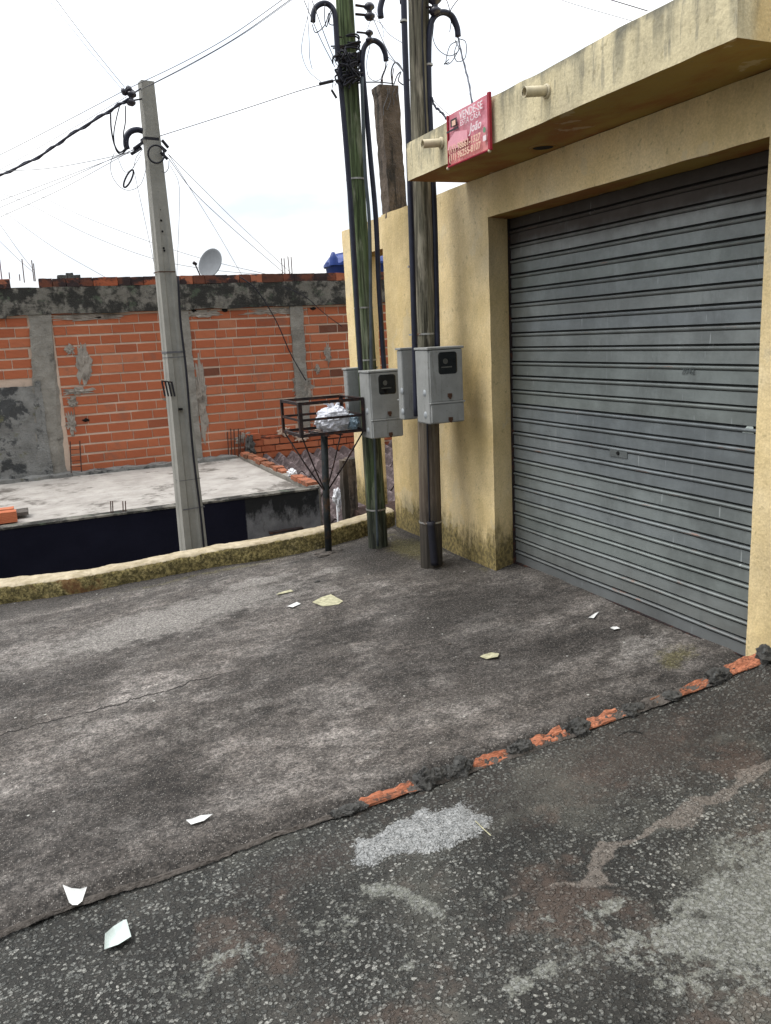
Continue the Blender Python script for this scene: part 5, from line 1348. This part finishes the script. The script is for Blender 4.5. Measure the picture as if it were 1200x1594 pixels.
tag(mb.build('rubble_block', MT['lump']), 'small dark block of rubble on the roof behind the brick wall', 'rubble')

# ------------------------------------------------------------------ litter
def ground_point(px, py, dz=0.0):
    d = _F+(px-600)/FPX*_R-(py-797)/FPX*_U; k = -.055*3.1+dz
    t = (k-(CAM[2]-.055*CAM[0]))/(d[2]-.055*d[0]); return CAM+d*t
def scrap(px_pts, label, mat='paper', cat='paper scrap', lift=.004, curl=.012, street=False, name='paper_scrap', seed=1):
    dz0 = -.030 if street else 0.0
    P = [ground_point(x, y, dz0) for x, y in px_pts]; c = sum(P)/len(P); n = 7; mb = MB()
    rows = []
    zf = street_z if street else drive_z
    for k in range(n+1):
        f = k/n; row = []
        for p in P:
            q = c+(p-c)*f; z = float(zf(np.array(q[0]), np.array(q[1])))+lift+curl*f*f*abs(mnoise.noise(Vector((q[0]*9, q[1]*9, seed))))*2
            row.append(len(mb.v)); mb.v.append((q[0], q[1], z))
        rows.append(row)
    m_ = len(P)
    for a, b in zip(rows[:-1], rows[1:]):
        for k in range(m_): mb.face((a[k], a[(k+1) % m_], b[(k+1) % m_], b[k]))
    o = mb.build(name, MT[mat]); s_ = o.modifiers.new('thick', 'SOLIDIFY'); s_.thickness = .0012
    tag(o, label, cat); return o
scrap([(99, 1386), (107, 1401), (112, 1404), (120, 1404), (127, 1396), (136, 1384), (125, 1387), (112, 1388)], 'curled white paper scrap beside the mortar ridge at lower left', seed=3, lift=.012, curl=.022)
scrap([(163, 1482), (165, 1462), (177, 1449), (193, 1440), (198, 1441), (205, 1464), (185, 1476)], 'crumpled pale paper bag on the dark street at lower left', 'glassshard', street=True, seed=5, lift=.008, curl=.03)
scrap([(290, 1283), (298, 1288), (318, 1283), (332, 1274), (312, 1276), (300, 1281)], 'narrow white paper strip lying on the driveway', seed=7, lift=.008)
scrap([(486, 938), (503, 944), (527, 941), (534, 936), (515, 927), (500, 931)], 'yellowed flyer flattened near the trash basket', 'yellowpaper', seed=2, lift=.003, curl=.003)
scrap([(447, 946), (456, 948), (468, 941), (462, 938)], 'small white paper left of the yellowed flyer', seed=4)
scrap([(430, 929), (440, 926), (457, 922), (452, 920), (434, 925)], 'thin pale strip of paper above the yellowed flyer', 'yellowpaper', seed=9)
scrap([(747, 1024), (757, 1027), (775, 1026), (777, 1019), (765, 1017), (752, 1021)], 'torn yellow paper in the middle of the driveway', 'yellowpaper', seed=6)
scrap([(950, 980), (956, 983), (965, 980), (960, 977), (953, 978)], 'white crumb of plaster before the roller shutter, right one', cat='debris', name='plaster_crumb', seed=8)
scrap([(916, 963), (924, 964), (932, 956), (926, 957)], 'white curled sliver before the roller shutter, left one', cat='debris', name='plaster_sliver', seed=11)
c = ground_point(494, 907); mb = MB(); mb.blob((c[0], c[1], c[2]+.008), (.022, .012, .009), 3, .5, 3, 4); tag(mb.build('dark_stone', MT['lump']), 'small dark stone on the driveway above the flyer', 'stone')
for k, (px, py, s_, lab) in enumerate(((700, 1003, .010, 'pale pebble left of the torn yellow paper'), (1000, 993, .012, 'grey pebble near the bottom rail of the shutter'), (868, 930, .011, 'pale pebble nearest the foot of the garage pillar'))):
    c = ground_point(px, py); mb = MB(); mb.blob((c[0], c[1], c[2]+s_*.4), (s_, s_*.8, s_*.6), 3, .4, 2, k); tag(mb.build('pebble', MT['ridge']), lab, 'pebble')
# a dry twig and straw on the street
for pts, lab in (([(962, 1145), (980, 1141), (1000, 1145)], 'thin dark twig on the street below the broken bricks'), ([(740, 1284), (752, 1293), (764, 1303)], 'short pale straw beside the fresh cement patch')):
    P = []
    for x, y in pts:
        p = ground_point(x, y, -.03); P.append((p[0], p[1], float(street_z(np.array(p[0]), np.array(p[1])))+.006))
    mb = MB(); mb.tube(spline(P, 5), .0022, 5); tag(mb.build('twig', MT['yellowpaper' if 'straw' in lab else 'lump']), lab, 'twig')
# loose grit washed on to the driveway: nobody could count it
def grit():
    mb = MB(); n = 0
    while n < 1500:
        if rng.rand() < .5: x, y = 2.2+rng.rand()*.85, 2.95+rng.rand()*3.2
        else: x, y = rng.rand()*3.3-.3, 2.82+rng.rand()*3.4
        if x > 3.05 or (x > 2.85 and (y > 4.75 or y < 2.6)) or y > 6.15: continue

        r = .0018+.0035*rng.rand()**3; z = float(gz(x))+.0; z = float(drive_z(np.array(x), np.array(y)))
        i = len(mb.v); a = rng.rand()*6
        for k in range(4): mb.v.append((x+r*1.2*math.cos(a+k*1.57), y+r*math.sin(a+k*1.57), z+.0005))
        mb.v.append((x, y, z+r*.9)); 
        for k in range(4): mb.face((i+k, i+(k+1) % 4, i+4))
        n += 1
    struct(mb.build('loose_grit', MT['ridge']), 'stuff')
grit()
